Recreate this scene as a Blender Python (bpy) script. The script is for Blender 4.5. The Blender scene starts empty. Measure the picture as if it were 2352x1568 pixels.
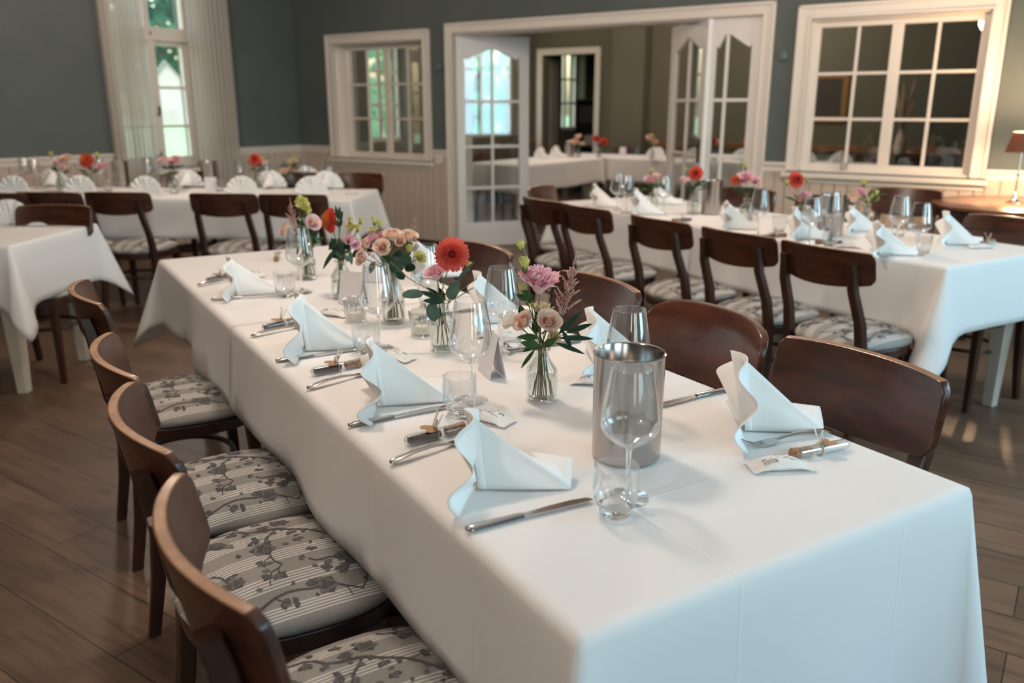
import bpy, math, random
from mathutils import Vector, Matrix, Quaternion
S = bpy.context.scene
C = S.collection
PI = math.pi
rnd = random.Random(7)
sin, cos = math.sin, math.cos

# ---------------------------------------------------------------- camera, world, lights, exposure
PITCH = math.radians(15.67); CZ = 1.37; FPX = 1918.0
cd = bpy.data.cameras.new('camera'); cam = bpy.data.objects.new('camera', cd); C.objects.link(cam)
cam.location = (0, 0, CZ); cam.rotation_euler = (PI/2-PITCH, 0, 0)
cd.sensor_width = 36.0; cd.lens = FPX/2352*36.0; cd.clip_start = .05; cd.clip_end = 200
cd.dof.use_dof = True; cd.dof.focus_distance = 1.78; cd.dof.aperture_fstop = 2.8
S.camera = cam
S.view_settings.view_transform = 'Standard'; S.view_settings.look = 'None'
S.view_settings.gamma = 1.0; S.view_settings.use_curve_mapping = False
S.view_settings.exposure = 1.03
S.cycles.max_bounces = 10; S.cycles.diffuse_bounces = 5; S.cycles.glossy_bounces = 4
S.cycles.transmission_bounces = 10; S.cycles.transparent_max_bounces = 32
S.cycles.sample_clamp_indirect = 6.0; S.cycles.caustics_refractive = True; S.cycles.blur_glossy = 0.5
w = bpy.data.worlds.new('world'); S.world = w; w.use_nodes = True
wn_ = w.node_tree.nodes; wl_ = w.node_tree.links
sky = wn_.new('ShaderNodeTexSky'); sky.sky_type = 'NISHITA'; sky.sun_elevation = math.radians(38); sky.sun_rotation = math.radians(200)
sky.sun_disc = False; sky.air_density = 1.6; sky.dust_density = 3.0
bgn = wn_['Background']; wl_.new(sky.outputs[0], bgn.inputs[0]); bgn.inputs[1].default_value = 0.42

# room frame: u to the right along the wall with the doors, n away from the camera
AW = math.radians(124.5)
UD = Vector((sin(AW), cos(AW), 0)); ND = Vector((-UD.y, UD.x, 0)); RZ = math.atan2(UD.y, UD.x)
def RM(u, n, z=0): return UD*u+ND*n+Vector((0, 0, z))
# table frame: a along the long tables (away from the camera), b across them
TA = math.radians(-31.1)
TL = Vector((sin(TA), cos(TA), 0)); TW = Vector((cos(TA), -sin(TA), 0)); TRZ = math.atan2(TW.y, TW.x)
def TB(a, b, z=.75): return TL*a+TW*b+Vector((0, 0, z))
LIGHTS = []
def area(name, loc, d, sx, sy, e, col):
    l = bpy.data.lights.new(name, 'AREA'); l.shape = 'RECTANGLE'; l.size = sx; l.size_y = sy; l.energy = e; l.color = col
    o = bpy.data.objects.new(name, l); C.objects.link(o); o.location = loc
    o.rotation_euler = Vector(d).to_track_quat('-Z', 'Y').to_euler(); o['kind'] = 'helper'; LIGHTS.append(o); return o
def point(name, loc, e, col, r=.06):
    l = bpy.data.lights.new(name, 'POINT'); l.energy = e; l.color = col; l.shadow_soft_size = r
    o = bpy.data.objects.new(name, l); C.objects.link(o); o.location = loc; o['kind'] = 'helper'; return o
COOL = (.44, .77, 1.0); WARM = (1.0, .72, .48)
U_L, U_R, N_B, N_F, H_C = -7.394, 1.9, -3.2, 6.57, 3.3
RWIN = [(-2.3, -1.1), (-.35, .85), (1.8, 3.0), (4.2, 5.4)]          # windows of the side wall beside the camera
for (n0, n1), e in zip(RWIN, (5, 11, 36, 34)):
    area('daylight', RM(U_R+.18, (n0+n1)/2, 1.75), -UD, n1-n0, 1.75, e, COOL)
LW = (4.46, 5.33)                                                      # window of the far side wall
for n0, z0, sx, sz in ((4.895, 1.79, .87, 1.98), (8.07, 1.6, .75, 1.3), (10.25, 1.62, 1.5, 1.35), (12.57, 1.62, .75, 1.25)):
    area('window_portal', RM(U_L-.29, n0, z0), UD, sx, sz, 1, (1, 1, 1)).data.cycles.is_portal = True

# ---------------------------------------------------------------- materials
MATS = {}
def lin(c):
    return tuple(((x/255.0)/12.92 if x/255.0 <= .04045 else ((x/255.0+.055)/1.055)**2.4) for x in c)
def mat(name, col, rough=.6, metal=0., spec=.5, **k):
    m = bpy.data.materials.new(name); m.use_nodes = True; MATS[name] = m
    b = m.node_tree.nodes['Principled BSDF']
    b.inputs['Base Color'].default_value = (*col, 1); b.inputs['Roughness'].default_value = rough
    b.inputs['Metallic'].default_value = metal; b.inputs['Specular IOR Level'].default_value = spec
    for kk, v in k.items(): b.inputs[kk].default_value = v
    return m
def N(m, t, **k):
    n = m.node_tree.nodes.new(t)
    for a, v in k.items():
        if a.startswith('i_'): n.inputs[int(a[2:])].default_value = v
        else: setattr(n, a, v)
    return n
def LK(m, a, b): m.node_tree.links.new(a, b)
def bs(m): return m.node_tree.nodes['Principled BSDF']
def coords(m, scale=(1, 1, 1), rot=(0, 0, 0)):
    t = N(m, 'ShaderNodeTexCoord'); mp = N(m, 'ShaderNodeMapping')
    mp.inputs['Scale'].default_value = scale; mp.inputs['Rotation'].default_value = rot
    LK(m, t.outputs['Object'], mp.inputs['Vector']); return mp.outputs[0]
def ramp(m, fac, stops):
    r = N(m, 'ShaderNodeValToRGB'); e = r.color_ramp.elements
    while len(e) < len(stops): e.new(.5)
    for x, (p, c) in zip(e, stops): x.position = p; x.color = (*c, 1)
    LK(m, fac, r.inputs[0]); return r.outputs[0]
def noise_col(m, scale, c0, c1, stretch=(1, 1, 1), detail=4, lo=.35, hi=.65):
    n = N(m, 'ShaderNodeTexNoise'); n.inputs['Scale'].default_value = scale; n.inputs['Detail'].default_value = detail
    LK(m, coords(m, stretch), n.inputs['Vector'])
    LK(m, ramp(m, n.outputs[0], [(lo, c0), (hi, c1)]), bs(m).inputs['Base Color']); return n
def bump(m, fac, strength=.2, dist=.002):
    b = N(m, 'ShaderNodeBump'); b.inputs['Strength'].default_value = strength; b.inputs['Distance'].default_value = dist
    LK(m, fac, b.inputs['Height']); LK(m, b.outputs[0], bs(m).inputs['Normal'])

def wood(name, c0, c1, rough, stretch=(14, 14, 1.5), coat=.0):
    m = mat(name, c0, rough); n = noise_col(m, 3.0, c0, c1, stretch, 6, .3, .7); bump(m, n.outputs[0], .08, .001)
    bs(m).inputs['Coat Weight'].default_value = coat; bs(m).inputs['Coat Roughness'].default_value = .18
    return m
wood('chair_wood', (.028, .0086, .0045), (.084, .0265, .0125), .36, (2.2, 9, 9), .16)
wood('leg_wood', (.024, .0082, .0046), (.062, .021, .0105), .38, (9, 9, 1.5), .2)
wood('worn_wood', (.23, .105, .046), (.42, .215, .105), .42, (6, 9, 9), .15)
wood('red_wood', (.050, .0135, .0065), (.118, .034, .015), .26, (2.2, 8, 8), .6)
wood('gloss_wood', (.028, .0083, .0042), (.082, .0245, .0112), .24, (2.2, 9, 9), .55)
wood('table_wood', (.10, .038, .016), (.19, .075, .033), .3, (3, 12, 12), .4)
wood('dark_wood', (.018, .009, .006), (.04, .018, .011), .35, (3, 12, 12), .2)

m = mat('seat_fabric', (.30, .28, .26), .9)
sx = N(m, 'ShaderNodeSeparateXYZ'); LK(m, coords(m), sx.inputs[0])
def M_(m, op, a, b=None, c=None):
    n = N(m, 'ShaderNodeMath', operation=op)
    for i, x in enumerate((a, b, c)):
        if x is None: continue
        if isinstance(x, (int, float)): n.inputs[i].default_value = x
        else: LK(m, x, n.inputs[i])
    return n.outputs[0]
fx = M_(m, 'MODULO', M_(m, 'ADD', M_(m, 'ADD', sx.outputs[0], M_(m, 'MULTIPLY', M_(m, 'SIGN', sx.outputs[0]), M_(m, 'MAXIMUM', 0.0, M_(m, 'SUBTRACT', .487, sx.outputs[2])))), 5.018), .088)
band = M_(m, 'LESS_THAN', fx, .042)
ln = M_(m, 'LESS_THAN', M_(m, 'MODULO', fx, .0086), .0040)
st = M_(m, 'MULTIPLY', band, ln)
wv = N(m, 'ShaderNodeTexNoise'); wv.inputs['Scale'].default_value = 260; LK(m, coords(m), wv.inputs['Vector'])
g = ramp(m, wv.outputs[0], [(.3, (.285, .265, .245)), (.7, (.335, .315, .29))])
mx = N(m, 'ShaderNodeMix', data_type='RGBA'); LK(m, st, mx.inputs[0]); LK(m, g, mx.inputs[6]); mx.inputs[7].default_value = (.66, .64, .61, 1)
LK(m, mx.outputs[2], bs(m).inputs['Base Color']); bump(m, wv.outputs[0], .15, .0008)
mat('print_dark', (.095, .090, .090), .9); mat('print_mid', (.19, .182, .178), .9)

m = mat('cloth', (.82, .81, .80), .85, spec=.2)
n1 = N(m, 'ShaderNodeTexNoise'); n1.inputs['Scale'].default_value = 3.2; n1.inputs['Detail'].default_value = 2; LK(m, coords(m), n1.inputs['Vector'])
sp = N(m, 'ShaderNodeSeparateXYZ'); LK(m, coords(m), sp.inputs[0])
def crease(src, per, off):
    f = M_(m, 'ABSOLUTE', M_(m, 'SUBTRACT', M_(m, 'FRACT', M_(m, 'DIVIDE', M_(m, 'ADD', src, 50+off), per)), .5))
    return M_(m, 'SUBTRACT', 1.0, M_(m, 'MINIMUM', M_(m, 'DIVIDE', f, .012), 1.0))
hh = M_(m, 'ADD', M_(m, 'MULTIPLY', n1.outputs[0], 3.0), M_(m, 'ADD', M_(m, 'MULTIPLY', crease(sp.outputs[0], .41, .03), .55), M_(m, 'MULTIPLY', crease(sp.outputs[1], .36, .08), .45)))
bump(m, hh, .32, .0035)
mat('napkin_cloth', (.86, .86, .85), .85, spec=.2)
mat('paper_white', (.80, .79, .77), .7); mat('card_paper', (.72, .69, .72), .8)
m = mat('trim_paint', (.70, .645, .585), .45)
mat('door_paint', (.74, .71, .69), .4)
mat('leg_paint', (.62, .57, .50), .5)
m = mat('wainscot_paint', (.53, .445, .37), .5)
m = mat('wall_paint', (.10, .118, .113), .8); n_ = noise_col(m, 2.0, (.090, .109, .105), (.106, .123, .117), (1, 1, 1), 3)
mat('far_paint', (.125, .118, .082), .8); mat('ceiling_paint', (.66, .63, .58), .9); mat('plaster', (.5, .46, .40), .9)
m = mat('steel', (.44, .41, .39), .20, 1.0)
nn = N(m, 'ShaderNodeTexNoise'); nn.inputs['Scale'].default_value = 40; LK(m, coords(m, (1, 1, 60)), nn.inputs['Vector']); bump(m, nn.outputs[0], .05, .0005)
mat('cutlery_steel', (.55, .53, .52), .14, 1.0); mat('chrome', (.75, .72, .68), .12, 1.0); mat('black_metal', (.02, .018, .016), .4, .6)
mat('wax', (.82, .77, .66), .55, **{'Subsurface Weight': .0}); mat('kraft', (.42, .24, .125), .8); mat('cork', (.40, .22, .13), .9)
m = MATS['cork']; n_ = noise_col(m, 180, (.20, .095, .05), (.46, .27, .165), (1, 1, 1), 3)
mat('black_tea', (.018, .016, .016), .5); mat('white_salt', (.80, .79, .77), .6); mat('ribbon', (.72, .64, .55), .5); mat('ink', (.10, .09, .10), .8)
mat('black_plastic', (.012, .012, .014), .4); mat('pampas', (.50, .36, .22), .9); mat('gold_frame', (.33, .17, .06), .4, .3); mat('canvas_dark', (.045, .035, .025), .7)
mat('switch_plastic', (.66, .61, .55), .4); mat('teal_plastic', (.10, .14, .145), .4)

def thin_glass(name, col, base=.055, rough=.0, pw=2.1):
    m = bpy.data.materials.new(name); m.use_nodes = True; MATS[name] = m; nt = m.node_tree; nt.nodes.clear()
    o = nt.nodes.new('ShaderNodeOutputMaterial'); t = nt.nodes.new('ShaderNodeBsdfTransparent'); g = nt.nodes.new('ShaderNodeBsdfGlossy')
    f = nt.nodes.new('ShaderNodeLayerWeight'); mx = nt.nodes.new('ShaderNodeMixShader'); f.inputs[0].default_value = .5
    t.inputs[0].default_value = (*col, 1); g.inputs['Roughness'].default_value = rough; g.inputs[0].default_value = (.95, .96, .97, 1)
    p = nt.nodes.new('ShaderNodeMath'); p.operation = 'POWER'; p.inputs[1].default_value = pw; q = nt.nodes.new('ShaderNodeMath'); q.operation = 'MULTIPLY_ADD'; q.use_clamp = True; q.inputs[1].default_value = .8; q.inputs[2].default_value = base
    nt.links.new(f.outputs['Facing'], p.inputs[0]); nt.links.new(p.outputs[0], q.inputs[0]); nt.links.new(q.outputs[0], mx.inputs[0])
    nt.links.new(t.outputs[0], mx.inputs[1]); nt.links.new(g.outputs[0], mx.inputs[2]); nt.links.new(mx.outputs[0], o.inputs[0]); return m
thin_glass('glass', (.965, .970, .970)); thin_glass('pane_glass', (.90, .92, .91), .06); thin_glass('vase_glass', (.94, .95, .945))
m = mat('solid_glass', (.97, .98, .98), 0.0); bs(m).inputs['Transmission Weight'].default_value = 1; bs(m).inputs['IOR'].default_value = 1.45
m = mat('water', (.975, .98, .94), 0.0); bs(m).inputs['Transmission Weight'].default_value = 1; bs(m).inputs['IOR'].default_value = 1.2
m = thin_glass('candle_glass', (.88, .89, .88), .08, .05, 2.5)
def translucent(name, col, tr, alpha=1.0):
    m = mat(name, col, .9); nt = m.node_tree; b = bs(m); o = nt.nodes['Material Output']
    t = N(m, 'ShaderNodeBsdfTranslucent'); t.inputs[0].default_value = (*col, 1); mx = N(m, 'ShaderNodeMixShader'); mx.inputs[0].default_value = tr
    LK(m, b.outputs[0], mx.inputs[1]); LK(m, t.outputs[0], mx.inputs[2])
    if alpha < 1:
        tp = N(m, 'ShaderNodeBsdfTransparent'); m2 = N(m, 'ShaderNodeMixShader'); m2.inputs[0].default_value = 1-alpha
        LK(m, mx.outputs[0], m2.inputs[1]); LK(m, tp.outputs[0], m2.inputs[2]); LK(m, m2.outputs[0], o.inputs[0])
    else: LK(m, mx.outputs[0], o.inputs[0])
    return m
translucent('curtain_fabric', (.74, .70, .65), .45, .84)
translucent('lamp_shade_fabric', (.17, .075, .045), .10)
def petal(name, c0, c1, tr=.25):
    m = translucent(name, c0, tr); n = N(m, 'ShaderNodeTexNoise'); n.inputs['Scale'].default_value = 60; LK(m, coords(m), n.inputs['Vector'])
    cc = ramp(m, n.outputs[0], [(.35, c0), (.65, c1)]); LK(m, cc, bs(m).inputs['Base Color'])
    for nd in m.node_tree.nodes:
        if nd.type == 'BSDF_TRANSLUCENT': LK(m, cc, nd.inputs[0])
    return m
petal('petal_coral', (.74, .09, .06), (.82, .16, .10)); petal('petal_coral_deep', (.42, .018, .022), (.55, .04, .035)); petal('petal_coral_light', (.84, .17, .13), (.90, .27, .21)); petal('petal_orange', (.75, .20, .05), (.80, .28, .08))
petal('petal_pink', (.86, .46, .55), (.90, .62, .68)); petal('petal_pink_pale', (.88, .62, .66), (.90, .72, .74)); petal('petal_peach', (.90, .71, .59), (.91, .78, .69)); petal('petal_peach_deep', (.90, .60, .47), (.91, .68, .56))
petal('petal_cream', (.80, .68, .44), (.84, .74, .52)); petal('petal_lime', (.58, .58, .14), (.70, .68, .25)); petal('astilbe_pink', (.62, .36, .31), (.74, .48, .42))
petal('leaf_green', (.022, .068, .016), (.045, .105, .028), .15); petal('leaf_dark', (.010, .036, .018), (.022, .060, .030), .12); petal('leaf_grey', (.065, .125, .095), (.095, .165, .125), .15)
mat('stem_green', (.14, .16, .045), .6); mat('stem_brown', (.14, .10, .035), .6)
mat('lawn_grass', (.30, .46, .24), .9); petal('bush_leaf', (.22, .50, .30), (.34, .62, .42), .4); petal('tree_leaf', (.015, .085, .055), (.03, .15, .095), .3); mat('bark', (.06, .045, .035), .9); mat('house_wall', (.30, .33, .35), .8); mat('house_roof', (.26, .28, .30), .8)
# planked floor
m = mat('floor_wood', (.10, .07, .05), .42)
co = coords(m)
bk = N(m, 'ShaderNodeTexBrick'); LK(m, co, bk.inputs['Vector']); bk.offset = .37; bk.inputs['Scale'].default_value = 1
bk.inputs['Brick Width'].default_value = 1.9; bk.inputs['Row Height'].default_value = .19; bk.inputs['Mortar Size'].default_value = .0022; bk.inputs['Mortar Smooth'].default_value = .3; bk.inputs['Bias'].default_value = 0
bk.inputs['Color1'].default_value = (.200, .124, .080, 1); bk.inputs['Color2'].default_value = (.125, .080, .053, 1); bk.inputs['Mortar'].default_value = (.030, .019, .013, 1)
gn = N(m, 'ShaderNodeTexNoise'); gn.inputs['Scale'].default_value = 3.2; gn.inputs['Detail'].default_value = 7; gn.inputs['Distortion'].default_value = .9; LK(m, coords(m, (1.1, 11, 1)), gn.inputs['Vector'])
kn = N(m, 'ShaderNodeTexNoise'); kn.inputs['Scale'].default_value = 2.3; kn.inputs['Detail'].default_value = 3; LK(m, coords(m, (1, 1.8, 1)), kn.inputs['Vector'])
m1 = N(m, 'ShaderNodeMix', data_type='RGBA', blend_type='MULTIPLY'); m1.inputs[0].default_value = 1; LK(m, bk.outputs[0], m1.inputs[6]); LK(m, ramp(m, gn.outputs[0], [(.3, (.62, .60, .58)), (.52, (1, 1, 1)), (.75, (1.12, 1.1, 1.08))]), m1.inputs[7])
m2 = N(m, 'ShaderNodeMix', data_type='RGBA', blend_type='MULTIPLY'); m2.inputs[0].default_value = 1; LK(m, m1.outputs[2], m2.inputs[6]); LK(m, ramp(m, kn.outputs[0], [(.3, (.70, .67, .65)), (.5, (1, 1, 1)), (.8, (1.1, 1.05, 1.0))]), m2.inputs[7])
LK(m, m2.outputs[2], bs(m).inputs['Base Color']); bump(m, M_(m, 'ADD', gn.outputs[0], M_(m, 'MULTIPLY', bk.outputs[1], -1.5)), .25, .002)

# ---------------------------------------------------------------- mesh helpers
class MB:
    def __init__(s): s.v = []; s.f = []; s.m = []
    def add(s, vs, fs, mi=0):
        o = len(s.v); s.v += [tuple(x) for x in vs]
        for f in fs: s.f.append(tuple(i+o for i in f)); s.m.append(mi)
    def box(s, x0, x1, y0, y1, z0, z1, mi=0):
        s.add([(x0, y0, z0), (x1, y0, z0), (x1, y1, z0), (x0, y1, z0), (x0, y0, z1), (x1, y0, z1), (x1, y1, z1), (x0, y1, z1)],
              [(3, 2, 1, 0), (4, 5, 6, 7), (0, 1, 5, 4), (1, 2, 6, 5), (2, 3, 7, 6), (3, 0, 4, 7)], mi)
    def loft(s, rings, mi=0, cap=True, closed=True):
        n = len(rings[0]); vs = [p for r in rings for p in r]; fs = []
        for i in range(len(rings)-1):
            for j in range(n if closed else n-1):
                k = (j+1) % n; fs.append((i*n+j, i*n+k, (i+1)*n+k, (i+1)*n+j))
        if cap: fs.append(tuple(range(n-1, -1, -1))); fs.append(tuple((len(rings)-1)*n+j for j in range(n)))
        s.add(vs, fs, mi)
    def grid(s, nu, nv, fn, mi=0):
        vs = [fn(i/(nu-1), j/(nv-1)) for i in range(nu) for j in range(nv)]
        s.add(vs, [(i*nv+j, (i+1)*nv+j, (i+1)*nv+j+1, i*nv+j+1) for i in range(nu-1) for j in range(nv-1)], mi)
    def lathe(s, prof, n=24, mi=0, c=(0, 0, 0), cap=False, mod=None):
        rings = []
        for r, z in prof:
            rings.append([(c[0]+r*(mod(2*PI*k/n, z) if mod else 1)*cos(2*PI*k/n), c[1]+r*(mod(2*PI*k/n, z) if mod else 1)*sin(2*PI*k/n), c[2]+z) for k in range(n)])
        s.loft(rings, mi, cap)
    def tube(s, pts, r, n=6, mi=0, cap=True, flat=1.0):
        pts = [Vector(p) for p in pts]; rings = []; up = None
        for i, p in enumerate(pts):
            d = (pts[min(i+1, len(pts)-1)]-pts[max(i-1, 0)]).normalized()
            if up is None: up = Vector((0, 0, 1)) if abs(d.z) < .9 else Vector((1, 0, 0))
            a = d.cross(up).normalized(); b = a.cross(d).normalized(); up = b
            rr = r[i] if isinstance(r, (list, tuple)) else r
            rings.append([p+a*rr*cos(2*PI*k/n)+b*rr*flat*sin(2*PI*k/n) for k in range(n)])
        s.loft(rings, mi, cap)
    def prism(s, poly, y0, y1, mi=0):                       # polygon in x,z extruded along y
        n = len(poly); s.add([(x, y0, z) for x, z in poly]+[(x, y1, z) for x, z in poly],
            [tuple(range(n)), tuple(range(2*n-1, n-1, -1))]+[(i, i+n, (i+1) % n+n, (i+1) % n) for i in range(n)], mi)
    def build(s, name, mats, parent=None, smooth=35, bevel=0, solid=0, seg=2, sub=0):
        me = bpy.data.meshes.new(name); me.from_pydata(s.v, [], s.f)
        mats = mats if isinstance(mats, (list, tuple)) else [mats]
        for x in mats: me.materials.append(MATS[x])
        me.polygons.foreach_set('material_index', s.m); 
        if smooth:
            me.polygons.foreach_set('use_smooth', [True]*len(s.f))
            if smooth < 180: me.set_sharp_from_angle(angle=math.radians(smooth))
        me.update(); o = bpy.data.objects.new(name, me); C.objects.link(o)
        if parent: o.parent = parent
        if solid: mo = o.modifiers.new('thickness', 'SOLIDIFY'); mo.thickness = solid; mo.offset = 0
        if bevel:
            mo = o.modifiers.new('edges', 'BEVEL'); mo.width = bevel; mo.segments = seg; mo.limit_method = 'ANGLE'
        if sub: mo = o.modifiers.new('smooth', 'SUBSURF'); mo.levels = sub; mo.render_levels = sub
        return o
def tag(o, label=None, cat=None, group=None, kind=None):
    if label: o['label'] = label
    if cat: o['category'] = cat
    if group: o['group'] = group
    if kind: o['kind'] = kind
    return o
def empty(name, loc=(0, 0, 0), rz=0.0):
    o = bpy.data.objects.new(name, None); C.objects.link(o); o.location = loc; o.rotation_euler = (0, 0, rz); o.empty_display_size = .05; return o
def thing(name, label, cat, loc=(0, 0, 0), rz=0.0, group=None): return tag(empty(name, loc, rz), label, cat, group)
def room(o, kind='structure'): o.rotation_euler = (0, 0, RZ); o['kind'] = kind; return o
KIDS = {}
def kids(o):
    return [c for c in bpy.data.objects if c.parent == o]
def copy_tree(o, loc=None, rz=None, label=None, group=None, parent=None, ks=None):
    c = o.copy(); C.objects.link(c); c.parent = parent
    if parent is None:
        if loc is not None: c.location = loc
        if rz is not None: c.rotation_euler = (0, 0, rz)
        if label: c['label'] = label
        if group: c['group'] = group
    if o.name not in KIDS: KIDS[o.name] = kids(o)
    for k in KIDS[o.name]: copy_tree(k, parent=c)
    return c
class Kind:
    """builds the first of a kind with its parts, then copies it"""
    def __init__(s, make, group): s.make = make; s.group = group; s.first = None
    def __call__(s, loc, rz, label, group=None):
        if s.first is None:
            s.first = s.make(); o = s.first; o.location = loc; o.rotation_euler = (0, 0, rz); tag(o, label, group=group or s.group); return o
        return copy_tree(s.first, loc, rz, label, group or s.group)
def face_dir(d): return math.atan2(-d[0], d[1])              # turn that brings local +Y to d

# ---------------------------------------------------------------- room shell
def wall_mb(a0, a1, h, y0, y1, holes, zs=(0.95,), z0=0.0):
    mb = MB(); xs = sorted({a0, a1, *[x for q in holes for x in q[:2]]}); zz = sorted({z0, h, *zs, *[z for q in holes for z in q[2:]]})
    for i in range(len(xs)-1):
        for j in range(len(zz)-1):
            cx, cz = (xs[i]+xs[i+1])/2, (zz[j]+zz[j+1])/2
            if any(q[0] < cx < q[1] and q[2] < cz < q[3] for q in holes): continue
            mb.box(xs[i], xs[i+1], y0, y1, zz[j], zz[j+1])
    return mb
T0 = -5.269                                                   # u of the door casing's edge
DOOR = (T0+.09, T0+3.045, 0, 2.035); WS = (T0-1.52, T0-.29, .85, 2.0); WR = (T0+3.40, T0+4.56, .905, 1.985)
mb = wall_mb(U_L-.0, U_R+.3, H_C, N_F, N_F+.125, [DOOR, WS, WR]); room(mb.build('wall_back', 'wall_paint', smooth=0))
mb = wall_mb(U_L-.0, U_R+.3, H_C, N_F+.125, N_F+.25, [DOOR, WS, WR]); room(mb.build('wall_back.001', 'far_paint', smooth=0))
def side_wall(name, u0, u1, n0, n1, holes, mt):
    mb = wall_mb(n0, n1, H_C, 0, u1-u0, holes)
    mb.v = [(u0+y, x, z) for x, y, z in mb.v]; mb.f = [f[::-1] for f in mb.f]; return room(mb.build(name, mt, smooth=0))
side_wall('wall_left', U_L-.3, U_L, N_B-.3, N_F+.25, [(LW[0], LW[1], .80, 2.78)], 'wall_paint')
FW = [(7.70, 8.45, .95, 2.25), (9.5, 11.0, .95, 2.3), (12.2, 12.95, 1.0, 2.25)]
side_wall('wall_left.001', U_L-.3, U_L, N_F+.25, 14.3, FW, 'far_paint')
side_wall('wall_right', U_R, U_R+.3, N_B-.3, 11.5, [(a, b, .85, 2.65) for a, b in RWIN], 'wall_paint')
room(wall_mb(U_L-.3, U_R+.3, H_C, N_B-.3, N_B, []).build('wall_front', 'wall_paint', smooth=0))
N_R = 11.2
room(wall_mb(U_L, U_R, H_C, N_R, N_R+.2, [(-7.13, -6.22, 0, 2.12)]).build('wall_far', 'far_paint', smooth=0))
room(wall_mb(U_L-.3, -4.0, H_C, 14.1, 14.3, []).build('wall_hall', 'plaster', smooth=0))
mb = MB(); mb.box(-4.2, -4.0, N_R+.2, 14.1, 0, H_C); room(mb.build('wall_hall.001', 'plaster', smooth=0))
mb = MB(); mb.box(-5.86, -5.36, N_R-.18, N_R, 0, H_C); room(mb.build('wall_pier', 'far_paint', smooth=0))
mb = MB(); mb.box(U_L-.3, U_R+.3, N_B-.3, 14.3, H_C, H_C+.15); room(mb.build('ceiling', 'ceiling_paint', smooth=0))
mb = MB(); mb.box(U_L-.3, U_R+.3, N_B-.3, 14.3, -.1, 0); room(mb.build('floor', 'floor_wood', smooth=0))
# wainscot of grooved boards and its cap rail
def boards(x0, x1, y, z0, z1, mb, sgn=-1, bw=.092, th=.018):
    prof = []; x = x0
    while x < x1-.01:
        e = min(x+bw, x1); prof += [(x, 0), (x+.004, th), (e-.004, th)]; x = e
    prof.append((x1, 0))
    a = [(px, y+sgn*t, z0) for px, t in prof]; b = [(px, y+sgn*t, z1) for px, t in prof]; n = len(prof)
    fs = [(i, i+1, n+i+1, n+i) if sgn < 0 else (i+1, i, n+i, n+i+1) for i in range(n-1)]
    mb.add(a+b, fs)
mb = MB()
for x0, x1, z1 in [(U_L, T0-1.64, .93), (T0-1.64, T0-.19, .80), (T0-.19, T0-.0, .93), (T0+3.135, T0+3.31, .93), (T0+3.31, T0+4.66, .865), (T0+4.66, U_R, .93)]:
    boards(x0, x1, N_F, .05, z1, mb)
room(mb.build('trim_1', 'wainscot_paint', smooth=0))
def rail(mb, x0, x1, y, z=.93, sgn=-1):
    mb.box(x0, x1, min(y, y+sgn*.026), max(y, y+sgn*.026), z-.035, z+.012); mb.box(x0, x1, min(y, y+sgn*.042), max(y, y+sgn*.042), z+.012, z+.035)
mb = MB()
for x0, x1 in [(U_L, T0-1.64), (T0-.19, T0), (T0+3.135, T0+3.31), (T0+4.66, U_R)]: rail(mb, x0, x1, N_F)
room(mb.build('trim_2', 'trim_paint', smooth=0))
mb = MB(); boards(N_B, LW[0]-.12, 0, .05, .93, mb); boards(LW[0]-.12, LW[1]+.12, 0, .05, .74, mb); boards(LW[1]+.12, N_F, 0, .05, .93, mb)
mb.v = [(U_L-y, x, z) for x, y, z in mb.v]; room(mb.build('trim_3', 'wainscot_paint', smooth=0))
mb = MB(); rail(mb, N_B, LW[0]-.12, 0); rail(mb, LW[1]+.12, N_F, 0); mb.v = [(U_L-y, x, z) for x, y, z in mb.v]; mb.f = [f[::-1] for f in mb.f]; room(mb.build('trim_4', 'trim_paint', smooth=0))
mb = MB(); rail(mb, U_L, -7.25, N_R, .87); rail(mb, -6.1, -5.9, N_R, .87); rail(mb, -5.3, U_R, N_R, .87); room(mb.build('trim_5', 'gold_frame', smooth=0))
mb = MB()
for x0, x1 in [(U_L, T0), (T0+3.135, U_R)]: mb.box(x0, x1, N_F-.022, N_F, 0, .06)
room(mb.build('baseboard_back', 'dark_wood', smooth=0))
mb = MB(); mb.box(U_L, U_L+.022, N_B, N_F, 0, .06); room(mb.build('baseboard_left', 'dark_wood', smooth=0))
# casings
def casing(name, x0, x1, z0, z1, w, y, sgn=-1, sill=None, mt='trim_paint'):
    mb = MB(); y0, y1 = (y-.022, y) if sgn < 0 else (y, y+.022); y2, y3 = (y-.036, y) if sgn < 0 else (y, y+.036)
    mb.box(x0-w, x0, y0, y1, z0, z1+w); mb.box(x1, x1+w, y0, y1, z0, z1+w); mb.box(x0, x1, y0, y1, z1, z1+w)
    mb.box(x0-w, x0-w+.022, y2, y3, z0, z1+w); mb.box(x1+w-.022, x1+w, y2, y3, z0, z1+w); mb.box(x0-w, x1+w, y2, y3, z1+w-.022, z1+w)
    mb.box(x0-.016, x0, y2+.006, y3, z0, z1); mb.box(x1, x1+.016, y2+.006, y3, z0, z1); mb.box(x0-.016, x1+.016, y2+.006, y3, z1, z1+.016)
    if sill: mb.box(x0-w-.02, x1+w+.02, y-.07, y, z0-.045, z0-.012); mb.box(x0-w, x1+w, y-.03, y, z0-.085, z0-.045)
    return room(mb.build(name, mt, smooth=0, bevel=.003))
casing('trim_6', DOOR[0], DOOR[1], 0, DOOR[3], .092, N_F); casing('trim_7', WS[0], WS[1], WS[2], WS[3], .095, N_F, sill=1); casing('trim_8', WR[0], WR[1], WR[2], WR[3], .095, N_F, sill=1)
casing('trim_9', -7.13, -6.22, 0, 2.12, .09, N_R)
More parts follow.
